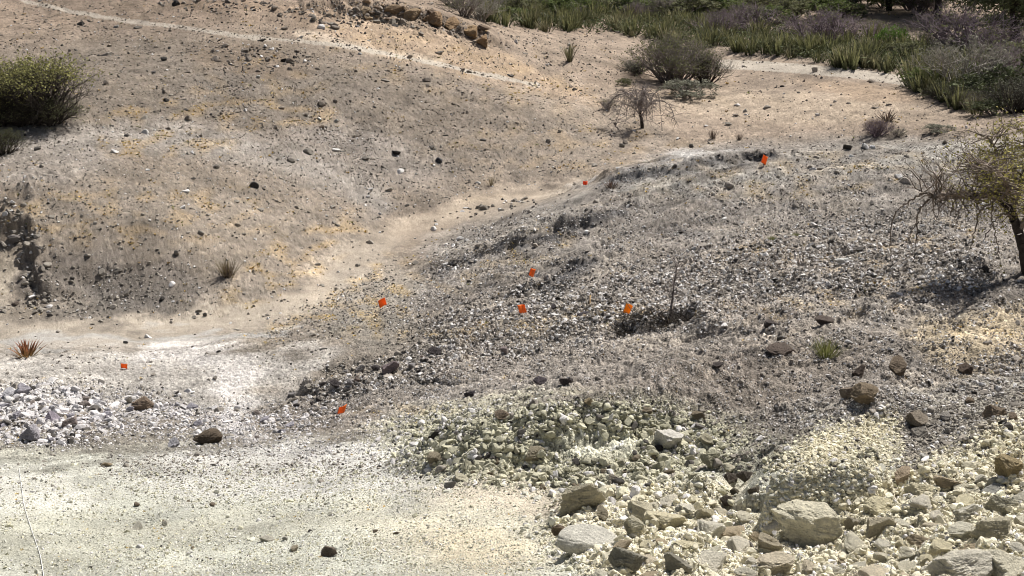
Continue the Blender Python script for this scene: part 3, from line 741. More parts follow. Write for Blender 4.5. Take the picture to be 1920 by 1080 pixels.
packed(24, lambda u, v: line(u, v, [(545,760),(600,730),(680,702),(760,685),(850,652)], 16, 12), (540,640,880,790), (10,26), C_D, "", "dark stones along the gully rim", 35,
       marks=[(730,700,"the reddish boulder on the gully rim"),(600,740,"the left bend of the gully rim"),(840,655,"the right end of the gully rim")])
C_H = [("brown outcrop rock",(.34,.25,.17)),("dark outcrop rock",(.20,.15,.11)),("tan outcrop rock",(.44,.34,.23))]
packed(14, lambda u, v: line(u, v, [(690,22),(760,30),(830,48),(900,72)], 12, 7), (680,5,915,85), (16,42), C_H, "", "rocks of the brown outcrop on the hilltop", 36, (.7,1.1),
       marks=[(900,75,"the lower end of the hilltop outcrop"),(800,40,"the middle of the hilltop outcrop"),(700,22,"the upper end of the hilltop outcrop")])
C_U = [("black stone",(.07,.065,.06)),("brown stone",(.22,.17,.13)),("white stone",(.58,.57,.54)),("tan stone",(.40,.33,.24))]
packed(14, lambda u, v: ell(u, v, 480, 130, 420, 110)+0*u, (120,10,1000,260), (7,15), C_U, "", "loose stones on the upper left hillside", 37,
       marks=[(480,110,"the dark patch of the upper hillside"),(742,290,"the left black boulder"),(140,160,"the green-topped bush")])
packed(15, lambda u, v: poly(u, v, [(1500,700),(1900,660),(1910,800),(1660,880),(1560,790)], 12), (1490,650,1915,880), (13,34), [("brown stone",(.28,.22,.16)),("grey stone",(.40,.37,.33)),("pale stone",(.56,.54,.48))], "", "stones on the slope around the brown boulder", 38,
       marks=[(1620,750,"the big brown boulder"),(1720,800,"the dark square block"),(1850,700,"the tan patch")])

packed(12, lambda u, v: ell(u, v, 450, 990, 300, 60)+0*u, (190,935,760,1065), (12,24), [("tan clod",(.40,.34,.25)),("brown clod",(.26,.21,.16)),("pale clod",(.58,.55,.46))], "", "small clods on the pale foreground", 39,
       marks=[(552,1032,"the pale brown bottom stone"),(620,1042,"the dark brown bottom stone"),(260,980,"the foreground's left half"),(400,950,"the yellowish foreground band")])

# ------------------------------------------------------------------ plants
def seg_mesh(name, segs, mat, sides=4):
    """branches: tapering prisms in one mesh. segs rows: x0 y0 z0 x1 y1 z1 r0 r1"""
    S = np.array(segs, float); a = S[:, 0:3]; b = S[:, 3:6]; d = b-a; L = np.linalg.norm(d, axis=1)[:, None]+1e-9; d /= L
    ref = np.where(np.abs(d[:, 2:3]) > .9, np.array([1., 0, 0]), np.array([0, 0, 1.])); e1 = np.cross(d, ref); e1 /= np.linalg.norm(e1, axis=1)[:, None]; e2 = np.cross(d, e1)
    t = np.arange(sides)*2*np.pi/sides; cs, sn = np.cos(t)[None, :, None], np.sin(t)[None, :, None]
    off = e1[:, None]*cs + e2[:, None]*sn
    V = np.concatenate([a[:, None]+off*S[:, 6, None, None], b[:, None]+off*S[:, 7, None, None]], 1)
    f = []
    for k in range(sides):
        j = (k+1) % sides; f.append((k, j, sides+j, sides+k))
    F = (np.array(f)[None] + (np.arange(len(S))*2*sides)[:, None, None]).reshape(-1, 4)
    return np_mesh(name, V.reshape(-1, 3), F, mat, smooth=True)
def leaf_mesh(name, pts, size, mat, seed, long=2.0):
    r = np.random.default_rng(seed); P_ = np.array(pts, float); n = len(P_)
    d = r.normal(size=(n, 3)); d[:, 2] = np.abs(d[:, 2])*.8; d /= np.linalg.norm(d, axis=1)[:, None]
    s = np.cross(d, r.normal(size=(n, 3))); s /= np.linalg.norm(s, axis=1)[:, None]+1e-9
    L = size*r.uniform(.6, 1.4, n)[:, None]
    V = np.stack([P_-d*L*.5, P_+s*L/long*.5, P_+d*L*.5, P_-s*L/long*.5], 1).reshape(-1, 3)
    return np_mesh(name, V, np.arange(4*n).reshape(-1, 4), mat)
def grow(segs, tips, p, d, L, r, depth, rnd, spread=.6, up=.05, nchild=(2, 3), shrink=.74, wig=.22, nseg=3, rs=.68):
    p = np.array(p, float); d = np.array(d, float); d /= np.linalg.norm(d)
    for k in range(nseg):
        d = d + np.array([rnd.gauss(0, wig), rnd.gauss(0, wig), rnd.gauss(0, wig)*.7+up]); d /= np.linalg.norm(d)
        q = p + d*L/nseg; r1 = r*(1-.25/nseg)
        segs.append((*p, *q, r, r1)); p = q; r = r1
        if depth > 0 and k < nseg-1 and rnd.random() < .45:
            dd = d + np.array([rnd.gauss(0, spread), rnd.gauss(0, spread), rnd.gauss(0, spread)*.6])
            grow(segs, tips, p, dd, L*shrink*.8, r*rs*.8, depth-1, rnd, spread, up, nchild, shrink, wig, nseg, rs)
    if depth == 0: tips.append(p); return
    if depth <= 2: tips.append(p)
    for _ in range(rnd.randint(*nchild)):
        dd = d + np.array([rnd.gauss(0, spread), rnd.gauss(0, spread), rnd.gauss(0, spread)*.7])
        grow(segs, tips, p, dd, L*shrink*rnd.uniform(.8, 1.15), r*rs, depth-1, rnd, spread, up, nchild, shrink, wig, nseg, rs)
def shrub_parts(seed, h, w, nst, depth, mat_t, mat_l, leafn, leafs, tw=.010, zlim=None, spread=.5):
    """unit-size shrub: stems fan out of the ground; foliage around the tips"""
    rnd = random.Random(seed); segs = []; tips = []
    for k in range(nst):
        a = rnd.uniform(0, 6.283); q = rnd.random()**.6
        d = (math.cos(a)*q*w/h*.9, math.sin(a)*q*w/h*.9, 1)
        grow(segs, tips, (math.cos(a)*.12*w*q, math.sin(a)*.12*w*q, -.05), d, h*.42, tw*2, depth, rnd, spread, .06, (2, 3), .66, .2, 2, .62)
    tw_me = seg_mesh("stems", segs, mat_t, 3); lf = None
    if leafn:
        pts = []; tp = tips if zlim is None else [t for t in tips if t[2] > zlim*h+rnd.gauss(0, .1*h)]
        for k in range(leafn):
            t = rnd.choice(tp); pts.append((t[0]+rnd.gauss(0, .028*w), t[1]+rnd.gauss(0, .028*w), max(.02, t[2]+rnd.gauss(0, .028*h))))
        lf = leaf_mesh("foliage", pts, leafs, mat_l, seed)
    return tw_me, lf
def put_shrub(name, parts, u, v, px_w, label, cat, group=None, w0=1.0, sz=1.0, rz=None, sink=0.0):
    p = gnd(u, v); s = px_w*math.dist(p, (0, 0, CAMZ))/FPX/w0
    e = link(name, None, loc=(p[0], p[1], p[2]-sink*s), rot=(0, 0, random.uniform(0, 6.28) if rz is None else rz), scale=(s, s, s*sz)); e.empty_display_size = .3
    link("stems", parts[0], e)
    if parts[1]: link("foliage", parts[1], e)
    return tag(e, label, cat, group)
T_GREY = mat_plain("grey_twigs", (.21,.18,.165), 20, .6, 1.5); T_PURP = mat_plain("purple_grey_twigs", (.22,.175,.19), 6, .6, 1.5)
T_DARK = mat_plain("dark_bark", (.05,.042,.035), 14, .6, 1.5); T_PALE = mat_plain("pale_twigs", (.34,.31,.27), 14, .6, 1.4)
L_YG = mat_plain("yellow_green_leaves", (.29,.285,.11), 6, .6, 1.4, .25); L_GRN = mat_plain("green_leaves", (.12,.15,.05), 3, .6, 1.5, .35)
L_OLV = mat_plain("olive_leaves", (.15,.155,.08), 3, .6, 1.5, .35); L_DARKG = mat_plain("dark_leaves", (.10,.115,.055), 2, .6, 1.5, .15)
L_BRI = mat_plain("fresh_green_leaves", (.12,.20,.04), 3, .7, 1.4, .25); L_DRY = mat_plain("dry_leaves", (.33,.24,.10), 6, .6, 1.4, .2)
L_GG = mat_plain("grey_green_leaves", (.21,.21,.16), 4, .6, 1.4, .3)
# prototypes about 1 m wide and high
S_twig = [shrub_parts(40+k, .85, 1.0, 22, 4, [T_PURP, T_GREY, T_PURP][k], L_OLV, 300*(k+1), .05, .013) for k in range(3)]
S_leaf = [shrub_parts(50+k, .8, 1.0, 16, 4, T_GREY, [L_OLV, L_GRN, L_GG, L_DARKG][k], 2200, .075, .012) for k in range(4)]
S_pale = [shrub_parts(60, .9, 1.0, 26, 4, T_PALE, L_GG, 900, .04, .011)]
S_bright = [shrub_parts(70, .8, 1.0, 10, 4, T_GREY, L_BRI, 3000, .05, .008)]

# bush at the left edge: near-black stems, yellow-green crown
S_left = shrub_parts(81, 1.0, 1.0, 60, 4, T_DARK, L_YG, 4200, .036, .0085, .62, .5)
S_leftd = shrub_parts(82, .75, 1.0, 40, 4, T_DARK, L_OLV, 2600, .030, .009, None, .45)
put_shrub("bush", S_left, 72, 228, 132, "green-topped bush with dark stems beside the left edge of the hillside", "bush", sz=.88)
put_shrub("bush", S_left, 8, 232, 105, "lower dark bush grown into the left side of the green-topped bush", "bush", sz=.8)
put_shrub("bush", S_leftd, 95, 232, 92, "dark skirt of stems and olive leaves at the right foot of the green-topped bush", "bush", sz=.75)  # skirts overlaid to make the green-topped bush darker towards the bottom
put_shrub("bush", S_leftd, 40, 234, 92, "dark skirt of stems and olive leaves in front of the green-topped bush", "bush", sz=.75)
put_shrub("bush", S_leftd, 6, 290, 62, "small dark bush cut by the left edge below the green-topped bush", "bush")
# middle bush group on the plain
S_mid = shrub_parts(83, .8, 1.0, 60, 4, T_GREY, L_OLV, 4200, .032, .0085, None, .42)
S_mid2 = shrub_parts(84, .8, 1.0, 60, 4, T_DARK, L_GG, 2600, .026, .0075, None, .42)
put_shrub("bush", S_mid, 1262, 155, 122, "big grey-green bush in the middle of the plain behind the ridge", "bush", sz=.95)
put_shrub("bush", S_mid2, 1325, 157, 70, "dark upright bush on the right side of the big grey bush", "bush", sz=1.1)
put_shrub("bush", S_mid2, 1195, 137, 60, "low dark bush spreading left of the big grey bush", "bush", sz=.5)
put_shrub("bush", S_leaf[2], 1293, 180, 76, "low grey-green bush in front of the big grey bush", "bush", sz=.5)
put_shrub("bush", S_leaf[0], 1172, 160, 26, "tiny green bush left of the low bush on the plain", "bush", sz=.6)
S_round = shrub_parts(61, .62, 1.0, 60, 4, T_PURP, L_DRY, 500, .03, .009, None, .4)
put_shrub("bush", S_round, 1645, 254, 56, "round purple-brown dead bush below the small dark aloe", "bush", sz=.95)
put_shrub("bush", S_twig[1], 1682, 256, 34, "low grey dead bush joined to the right of the round one", "bush", sz=.5)
put_shrub("bush", S_leaf[2], 1762, 247, 40, "low dark green bush on the plain above the acacia", "bush", sz=.4)
put_shrub("bush", S_twig[0], 1790, 262, 46, "low brown dead bush just above the acacia crown", "bush", sz=.4)
# right hand thicket
for k, (u, v, wd, s, sz_, lb) in enumerate([
  (1800,170,120,S_pale[0],.95,"pale grey leafless bush, tallest of the right thicket"),(1745,165,70,S_leaf[1],.7,"dark green bush at the left front of the right thicket"),
  (1850,190,90,S_leaf[3],.75,"dark bush low in front of the right thicket"),(1880,165,110,S_twig[0],.9,"purple-grey bush right of the pale grey one"),
  (1905,212,90,S_mid2,.9,"dark twiggy bush nearest the right edge of the thicket"),(1770,185,60,S_leaf[0],.6,"olive bush below the pale grey bush"),
  (1815,202,60,S_mid,.7,"grey-green bush at the front corner of the thicket"),(1935,190,110,S_leaf[3],.9,"dark leafy bush cut by the right edge"),
  (1722,168,44,S_leaf[3],.8,"small dark bush where the sandy track ends"),(1790,190,70,S_mid2,.6,"dark bush between the olive bush and the front corner"),
  (1865,215,60,S_leaf[3],.6,"low dark bush at the thicket's front by the right edge"),(1840,165,80,S_leaf[1],.8,"green bush between the pale and purple bushes")]):
    put_shrub("bush", s, u, v, wd, lb, "bush", "bushes of the right thicket", sz=sz_)
# belt of far scrub
def rank_labels(items, mk, marks):
    cnt = {}
    for u, v, o, cn in sorted(items, key=lambda q: min(math.hypot(q[0]-m[0], q[1]-m[1]) for m in marks)):
        m = min(marks, key=lambda m: math.hypot(u-m[0], v-m[1])); side = "left of" if u < m[0] else "right of"
        key = (cn, side, m[2]); cnt[key] = cnt.get(key, 0)+1
        ordn = ["nearest","second nearest","third nearest","fourth nearest","fifth nearest","sixth nearest","seventh nearest","eighth nearest","ninth nearest","tenth nearest","eleventh nearest","twelfth nearest"][min(cnt[key]-1, 11)]
        o["label"] = f"{ordn} {cn} {side} {m[2]}"
MK = [(870,30,"the end of the hilltop outcrop"),(1070,40,"the sword-leaf clump standing alone"),(1260,40,"the big grey-green bush"),(1460,50,"the start of the sandy track"),(1672,60,"the bright green bush"),(1760,40,"the straight far tree trunk"),(1890,60,"the dark tree at top right")]
put_shrub("bush", S_bright[0], 1672, 92, 46, "bright fresh green bush in the far scrub", "bush", sz=1.15)
put_shrub("bush", S_bright[0], 1865, 50, 40, "bright green bush below the dark tree at top right", "bush", sz=.8)
items = []
rb = random.Random(5)
for u, v, wd, kind in [(1395,62,90,0),(1345,66,70,0),(1540,88,110,0),(1590,80,90,0),(1640,70,60,1),(1500,70,80,0),(1800,100,130,0),(1850,110,110,0),(1740,90,80,1),(1905,120,90,2),(1700,110,60,2),(870,30,70,1),(900,38,60,4),(850,14,60,1),(930,20,60,1),(980,22,60,2),
                       (1440,50,70,3),(1300,36,80,2),(1350,32,70,3),(1240,30,70,1),(1180,24,70,3),(1110,22,70,2),(1050,18,70,3),(1480,35,70,2),(1560,30,70,3),(1420,22,60,2),(1260,16,60,3)]:
    s = [S_twig[0], S_twig[1], S_leaf[0], S_leaf[1], S_pale[0]][kind]; cn = ["purple-grey leafless bush","grey twiggy bush","olive green bush","green bush","pale grey bush"][kind]
    e = put_shrub("bush", s, u, v+rb.uniform(-2, 2), wd*rb.uniform(.85, 1.1), "x", "bush", "bushes of the far scrub", sz=rb.uniform(.55, .8)); items.append((u, v, e, cn))
for k in range(95):
    u = rb.uniform(925, 1930); v = rb.uniform(-4, 34)
    if 1585 < u < 1650 and v > 12 or 1765 < u < 1850: continue
    kind = rb.choice([1, 2, 3, 2, 3, 0, 5]); s = [S_twig[0], S_twig[1], S_leaf[0], S_leaf[1], S_pale[0], S_leaf[3]][kind]
    cn = ["purple-grey leafless bush","grey twiggy bush","olive green bush","green bush","pale grey bush","dark green bush"][kind]
    e = put_shrub("bush", s, u, v, rb.uniform(36, 66), "x", "bush", "bushes of the far scrub", sz=rb.uniform(.5, .85)); items.append((u, v, e, cn))
rank_labels(items, None, MK)
def rank8(items, marks):
    cnt = {}; O_ = ["nearest","second nearest","third nearest","fourth nearest","fifth nearest","sixth nearest","seventh nearest","eighth nearest","ninth nearest","tenth nearest","eleventh nearest","twelfth nearest","thirteenth nearest","fourteenth nearest","fifteenth nearest","sixteenth nearest"]
    for u, v, o, cn in sorted(items, key=lambda q: min(math.hypot(q[0]-m[0], (q[1]-m[1])*2) for m in marks)):
        m = min(marks, key=lambda m: math.hypot(u-m[0], (v-m[1])*2))
        side = ("left" if u < m[0] else "right") + (" and in front" if v > m[1]+14 else " and behind" if v < m[1]-14 else "")
        key = (cn, side, m[2]); cnt[key] = cnt.get(key, 0)+1
        o["label"] = f"{O_[min(cnt[key]-1, 15)]} {cn}, {side} of {m[2]}"
# scrub carrying on beyond the picture's upper edge, for company on the horizon
far_pts = []
for k in range(140):
    y = rb.uniform(84, 190); x = rb.uniform(-.45, .55)*y; far_pts.append((x, y))
hz = H(np.array([a for a, b in far_pts]), np.array([b for a, b in far_pts]))
V_, F_, O_ = [], [], 0
lp = []
for (x, y), z in zip(far_pts, hz):
    s = rb.uniform(.8, 2.2)
    for _ in range(260):
        a = rb.uniform(0, 6.28); q = rb.random()**.5; lp.append((x+math.cos(a)*q*s, y+math.sin(a)*q*s, z+abs(rb.gauss(0, .35))*s*(1.2-q)+.05))
tag(link("distant_scrub", leaf_mesh("distant_scrub", lp, .28, L_OLV, 4)), "far-off olive scrub on the plain beyond the bushes", "scrub", kind="stuff")

# sword-leaved succulents
def blades(name, n, h, spread, wid, mat, seed, curve=.25, segs_=4, lay=0.0, base_w=.16):
    rnd = random.Random(seed); V = []; F = []
    for k in range(n):
        a = rnd.uniform(0, 6.283); q = rnd.random()**.7; x0 = math.cos(a)*q*base_w*spread; y0 = math.sin(a)*q*base_w*spread
        lean = q*spread*rnd.uniform(.4, 1.1)*(1-lay)+lay*rnd.uniform(.5, 1.4); L = h*rnd.uniform(.65, 1.12); W = wid*rnd.uniform(.7, 1.3); cv = curve*rnd.uniform(-.3, 1.3)
        ca, sa = math.cos(a), math.sin(a); b0 = len(V); px_, pz = 0.0, 0.0; ang = math.atan(lean)
        tw = rnd.uniform(-.6, .6)
        for j in range(segs_+1):
            t = j/segs_; ww = W*(1-t**2.2)*(.75+.5*t if t < .5 else 1.0)+.002; c2, s2 = math.cos(a+math.pi/2+tw), math.sin(a+math.pi/2+tw)
            X = x0+ca*px_; Y = y0+sa*px_
            V += [(X-c2*ww, Y-s2*ww, pz), (X-ca*ww*.35, Y-sa*ww*.35, pz-.12*ww), (X+c2*ww, Y+s2*ww, pz)]
            px_ += math.sin(ang)*L/segs_; pz += math.cos(ang)*L/segs_; ang += cv*(.4+t)
        for j in range(segs_):
            i = b0+3*j; F += [(i, i+1, i+4, i+3), (i+1, i+2, i+5, i+4)]
    return np_mesh(name, np.array(V), np.array(F), mat)
def mat_blade(name, base, tip):
    m, n, b = new_mat(name); tc = N(n, "ShaderNodeTexCoord"); sx = N(n, "ShaderNodeSeparateXYZ"); cr = N(n, "ShaderNodeValToRGB")
    n.links.new(tc.outputs["Generated"], sx.inputs[0]); n.links.new(sx.outputs[2], cr.inputs[0])
    cr.color_ramp.elements[0].color = (*base, 1); cr.color_ramp.elements[1].color = (*tip, 1); cr.color_ramp.elements[1].position = .95
    o, f = noise_mul(n, cr.outputs[0], 9, .6, 1.4); oi = N(n, "ShaderNodeObjectInfo"); mr = N(n, "ShaderNodeMapRange"); mr.inputs[3].default_value = .7; mr.inputs[4].default_value = 1.35
    n.links.new(oi.outputs["Random"], mr.inputs[0]); s = N(n, "ShaderNodeVectorMath", operation='SCALE'); n.links.new(o, s.inputs[0]); n.links.new(mr.outputs[0], s.inputs["Scale"])
    n.links.new(s.outputs[0], b.inputs["Base Color"]); b.inputs["Roughness"].default_value = .5; b.inputs["Specular IOR Level"].default_value = .4
    tr = N(n, "ShaderNodeBsdfTranslucent"); mx = N(n, "ShaderNodeMixShader"); mx.inputs[0].default_value = .3
    n.links.new(s.outputs[0], tr.inputs[0]); n.links.new(b.outputs[0], mx.inputs[1]); n.links.new(tr.outputs[0], mx.inputs[2]); n.links.new(mx.outputs[0], n.nodes["Material Output"].inputs[0])
    return m
B_SW = mat_blade("sword_leaf", (.045,.055,.025), (.215,.21,.095)); B_SW2 = mat_blade("sword_leaf_grey", (.10,.095,.05), (.28,.26,.15))
B_RED = mat_blade("aloe_red", (.13,.09,.03), (.24,.06,.03)); B_DK = mat_blade("aloe_dark", (.06,.05,.04), (.13,.08,.06))
SW = [blades("sword_leaves", 24+4*k, 1.1-.1*k, .8, .040, B_SW if k < 3 else B_SW2, 600+k, .22, base_w=.45) for k in range(5)]
belt = [(905,42),(1000,58),(1190,72),(1330,92),(1480,112),(1600,130),(1700,140),(1730,165),(1860,200),(1940,212),(1940,120),(1760,100),(1600,80),(1400,52),(1200,26),(1000,8),(905,10)]
swl = ["upright green sword-leaved succulent in the belt at the foot of the scrub","bushy green sword-leaved succulent in the belt at the foot of the scrub"]
k = 0; items2 = []
while k < 285:
    u = rb.uniform(900, 1940); v = rb.uniform(5, 212)
    if not inpoly(np.array([u]), np.array([v]), belt)[0]: continue
    # thicker towards the belt's front edge
    p = gnd(u, v); o = link("sword_leaf_succulent", SW[k % 5], loc=(p[0], p[1], p[2]-.03), rot=(0, 0, rb.uniform(0, 6.28)), scale=rb.uniform(.5, .95))
    items2.append((u, v, o, 'green sword-leaf clump'))
    third = "left" if u < 1230 else "middle" if u < 1560 else "right"
    tag(o, f"green sword-leaved succulent clump in the {third} stretch of the scrub's green belt", "succulent", f"sword-leaved succulents, {third} stretch of the belt"); k += 1
for (u, v, sc), on_ in zip([(1712,160,1.0),(1728,172,.9),(1735,160,1.0),(1745,178,.8),(1760,172,.9),(1770,190,.8),(1795,204,.8),(1830,214,.7)], ['leftmost','second','third','fourth','fifth','sixth','seventh','rightmost']):
    p = gnd(u, v); k += 1
    tag(link("sword_leaf_succulent", SW[k % 5], loc=p, rot=(0, 0, rb.uniform(0, 6.28)), scale=sc), f"{on_} sword-leaved clump from the left along the front edge of the right thicket", "succulent", "sword-leaved succulents at the front of the right thicket")
rank8(items2, [(905,45,'the outcrop end'),(990,40,'the belt start'),(1070,55,'the lone sword-leaf clump'),(1150,50,'the low plain bushes'),(1262,60,'the big grey bush'),(1345,66,'the first purple bush'),(1430,90,'the track start'),(1540,88,'the wide purple bush'),(1590,110,'the track middle'),(1672,92,'the bright green bush'),(1720,140,'the track end'),(1800,130,'the pale tall bush'),(1880,150,'the thicket edge')])
# low growth between the clumps
bp = []
while len(bp) < 2600:
    u = rb.uniform(900, 1940); v = rb.uniform(-2, 205)
    if inpoly(np.array([u]), np.array([v+4]), belt)[0]: bp.append((u, v))
bp = gnds([q[0] for q in bp], [q[1] for q in bp]); lf = []
for q in bp:
    for _ in range(9): lf.append((q[0]+rb.gauss(0, .3), q[1]+rb.gauss(0, .3), q[2]+rb.uniform(.0, .4)))
tag(link("undergrowth", leaf_mesh("undergrowth", lf, .2, L_DARKG, 44, 5.0)), "tangled dark olive undergrowth between the sword-leaf clumps", "undergrowth", kind="stuff")
def put_blades(name, me, u, v, hpx, h0, label, cat, group=None):
    p = gnd(u, v); s = hpx*math.dist(p, (0, 0, CAMZ))/FPX/h0
    return tag(link(name, me, loc=(p[0], p[1], p[2]-.01), rot=(0, 0, random.uniform(0, 6)), scale=s), label, cat, group)
put_blades("sword_leaf_succulent", blades("sword_leaves", 34, 1, .9, .03, B_SW2, 631, .12), 1068, 116, 38, 1, "sword-leaved clump standing alone on the bare plain", "succulent")
put_blades("sword_leaf_succulent", SW[1], 1302, 98, 24, 1, "orange-tinged sword-leaf clump above the dark upright bush", "succulent")
aloe = blades("aloe_leaves", 40, .6, 1.6, .034, B_RED, 640, .22, 5, .0)
put_blades("aloe", aloe, 50, 668, 27, .5, "red-brown spiky aloe on the pale ground at the left edge", "aloe")
aloe_d = blades("aloe_leaves", 36, .6, 1.4, .03, B_DK, 641, .2, 5)
put_blades("aloe", aloe_d, 1664, 226, 22, .55, "dark spiky aloe behind the round dead bush", "aloe")
put_blades("aloe", aloe_d, 1145, 352, 18, .55, "small dark aloe on the near lip of the ridge", "aloe")
# tufts standing alone
G_DRY = mat_blade("dry_grass", (.14,.11,.06), (.33,.27,.15)); G_GR = mat_blade("green_grass", (.17,.19,.06), (.33,.33,.12))
tuft = blades("grass_tuft", 90, .6, 1.0, .005, G_DRY, 650, .12, 3); tuft_d = blades("grass_tuft", 70, .6, .8, .008, B_DK, 651, .1, 3); tuft_g = blades("grass_tuft", 150, .5, 1.3, .006, G_GR, 652, .25, 3)
for me, u, v, hp, lb, ct in [(tuft,427,518,34,"dry brown tuft alone on the slope of the knoll","grass tuft"),(tuft_d,427,520,26,"dark stems inside the dry tuft on the knoll","grass tuft"),(tuft_g,1550,668,42,"yellow-green tuft on the right slope above the tilted slab","grass tuft"),
   (tuft_d,1336,260,18,"dark tuft on the plain, left one of two behind the ridge","grass tuft"),(tuft_d,1386,262,13,"dark tuft on the plain, right one of two behind the ridge","grass tuft"),
   (tuft_g,1490,442,12,"small green tuft high on the right slope","grass tuft"),(tuft_g,1448,450,13,"small bright tuft left of the high green tuft","grass tuft"),(tuft,921,348,16,"rusty tuft on the hillside foot above the gully","grass tuft")]:
    put_blades("grass_tuft", me, u, v, hp, .55, lb, ct)

# ground cover of ochre dry moss and grass
u, v, p = scatter(70000, dens_tuft, 73)
d = np.hypot(p[:, 0], p[:, 1]); s = d/2637.*r_.uniform(1.6, 3.6, len(u)); nb = 7
ang = r_.uniform(0, 6.28, (len(u), nb)); ln = r_.uniform(.5, 1.3, (len(u), nb)); le = r_.uniform(.3, 1.5, (len(u), nb))
bx = p[:, None, :] + np.stack([np.cos(ang)*.5, np.sin(ang)*.5, 0*ang], -1)*s[:, None, None]
tip = bx + np.stack([np.cos(ang)*le, np.sin(ang)*le, ln], -1)*s[:, None, None]*.8
sd2 = np.stack([-np.sin(ang), np.cos(ang), 0*ang], -1)*s[:, None, None]*.42
bz = bx - np.array([0, 0, 1])*s[:, None, None]*.15
Vt = np.stack([bz-sd2, bz+sd2, tip], 2).reshape(-1, 3); tc_ = r_.uniform(0, 1, (len(u), 1))
ct = np.array([.58,.38,.10])*tc_ + np.array([.46,.38,.18])*(1-tc_); ct[r_.uniform(0, 1, len(u)) < .12] = (.25,.26,.10)
ct = np.clip(ct*r_.uniform(.7, 1.25, (len(u), 1)), 0, 1)
M_TUFT = mat_attr("dry_moss", 30, .8, 1.2, .1, .01)
tag(link("dry_ground_cover", np_mesh("dry_ground_cover", Vt, np.arange(len(Vt)).reshape(-1, 3), M_TUFT, np.repeat(ct, nb*3, 0))), "ochre dry grass and moss patches on the gully slopes", "ground cover", kind="stuff")
print("tufts", len(u))

# ------------------------------------------------------------------ trees
def chain(segs, pts, r0, r1):
    for k in range(len(pts)-1):
        a = r0+(r1-r0)*k/(len(pts)-1); b = r0+(r1-r0)*(k+1)/(len(pts)-1); segs.append((*pts[k], *pts[k+1], a, b))
def curve_pts(P_, n=10, jit=0, rnd=random):
    """Catmull-Rom through the given points"""
    P_ = [np.array(q, float) for q in P_]; Q = [2*P_[0]-P_[1]]+P_+[2*P_[-1]-P_[-2]]; out = []
    for k in range(1, len(Q)-2):
        for j in range(n):
            t = j/n; out.append(.5*((2*Q[k])+(Q[k+1]-Q[k-1])*t+(2*Q[k-1]-5*Q[k]+4*Q[k+1]-Q[k+2])*t*t+(3*Q[k]-Q[k-1]-3*Q[k+1]+Q[k+2])*t**3)+np.array([rnd.gauss(0, jit) for _ in range(3)]))
    out.append(P_[-1]); return out
# small bare tree on the far side of the gully
def bare_tree():
    rnd = random.Random(9); tr = []; cr = []; tips = []
    p = gnd(1205, 240); s = math.dist(p, (0, 0, CAMZ))/FPX       # metres per photo pixel there
    T = curve_pts([(0,0,-.1),(-.04,0,.25),(-.10,.02,.5),(-.08,.0,.75)], 5); chain(tr, T, .06, .035)
    for k in range(13):
        a = rnd.uniform(0, 6.283); st = T[rnd.randint(6, len(T)-1)]; L = rnd.uniform(.6, 1.15)
        ex = math.cos(a)*L; ey = math.sin(a)*L
        B = curve_pts([st, st+np.array([ex*.4, ey*.4, rnd.uniform(.25, .55)]), st+np.array([ex*.85, ey*.85, rnd.uniform(.25, .72)]), st+np.array([ex*1.1, ey*1.1, rnd.uniform(-.2, .2)])], 6, .012, rnd)
        chain(cr, B, .020, .006)
        for q in B[3:]:
            for _ in range(3):
                e = q+np.array([rnd.gauss(0, .22), rnd.gauss(0, .16), rnd.uniform(-.34, .2)]); m = (q+e)/2+np.array([rnd.gauss(0, .05), rnd.gauss(0, .05), .05])
                chain(cr, [q, m, e], .0065, .003)
    e = link("bare_tree", None, loc=p, scale=1.0)
    link("trunk", seg_mesh("trunk", tr, T_DARK, 7), e); link("crown", seg_mesh("crown", cr, T_GREY, 4), e)
    tag(e, "small bare leafless tree with drooping twigs beside its shadow, beyond the gully", "tree")
bare_tree()
put_shrub("bush", S_twig[1], 1140, 205, 34, "tiny dark dead bush left of the small bare tree", "bush", sz=.7)
rock(1133, 198, 12, (.66,.64,.60), "small white stone in front of the tiny dead bush", None)

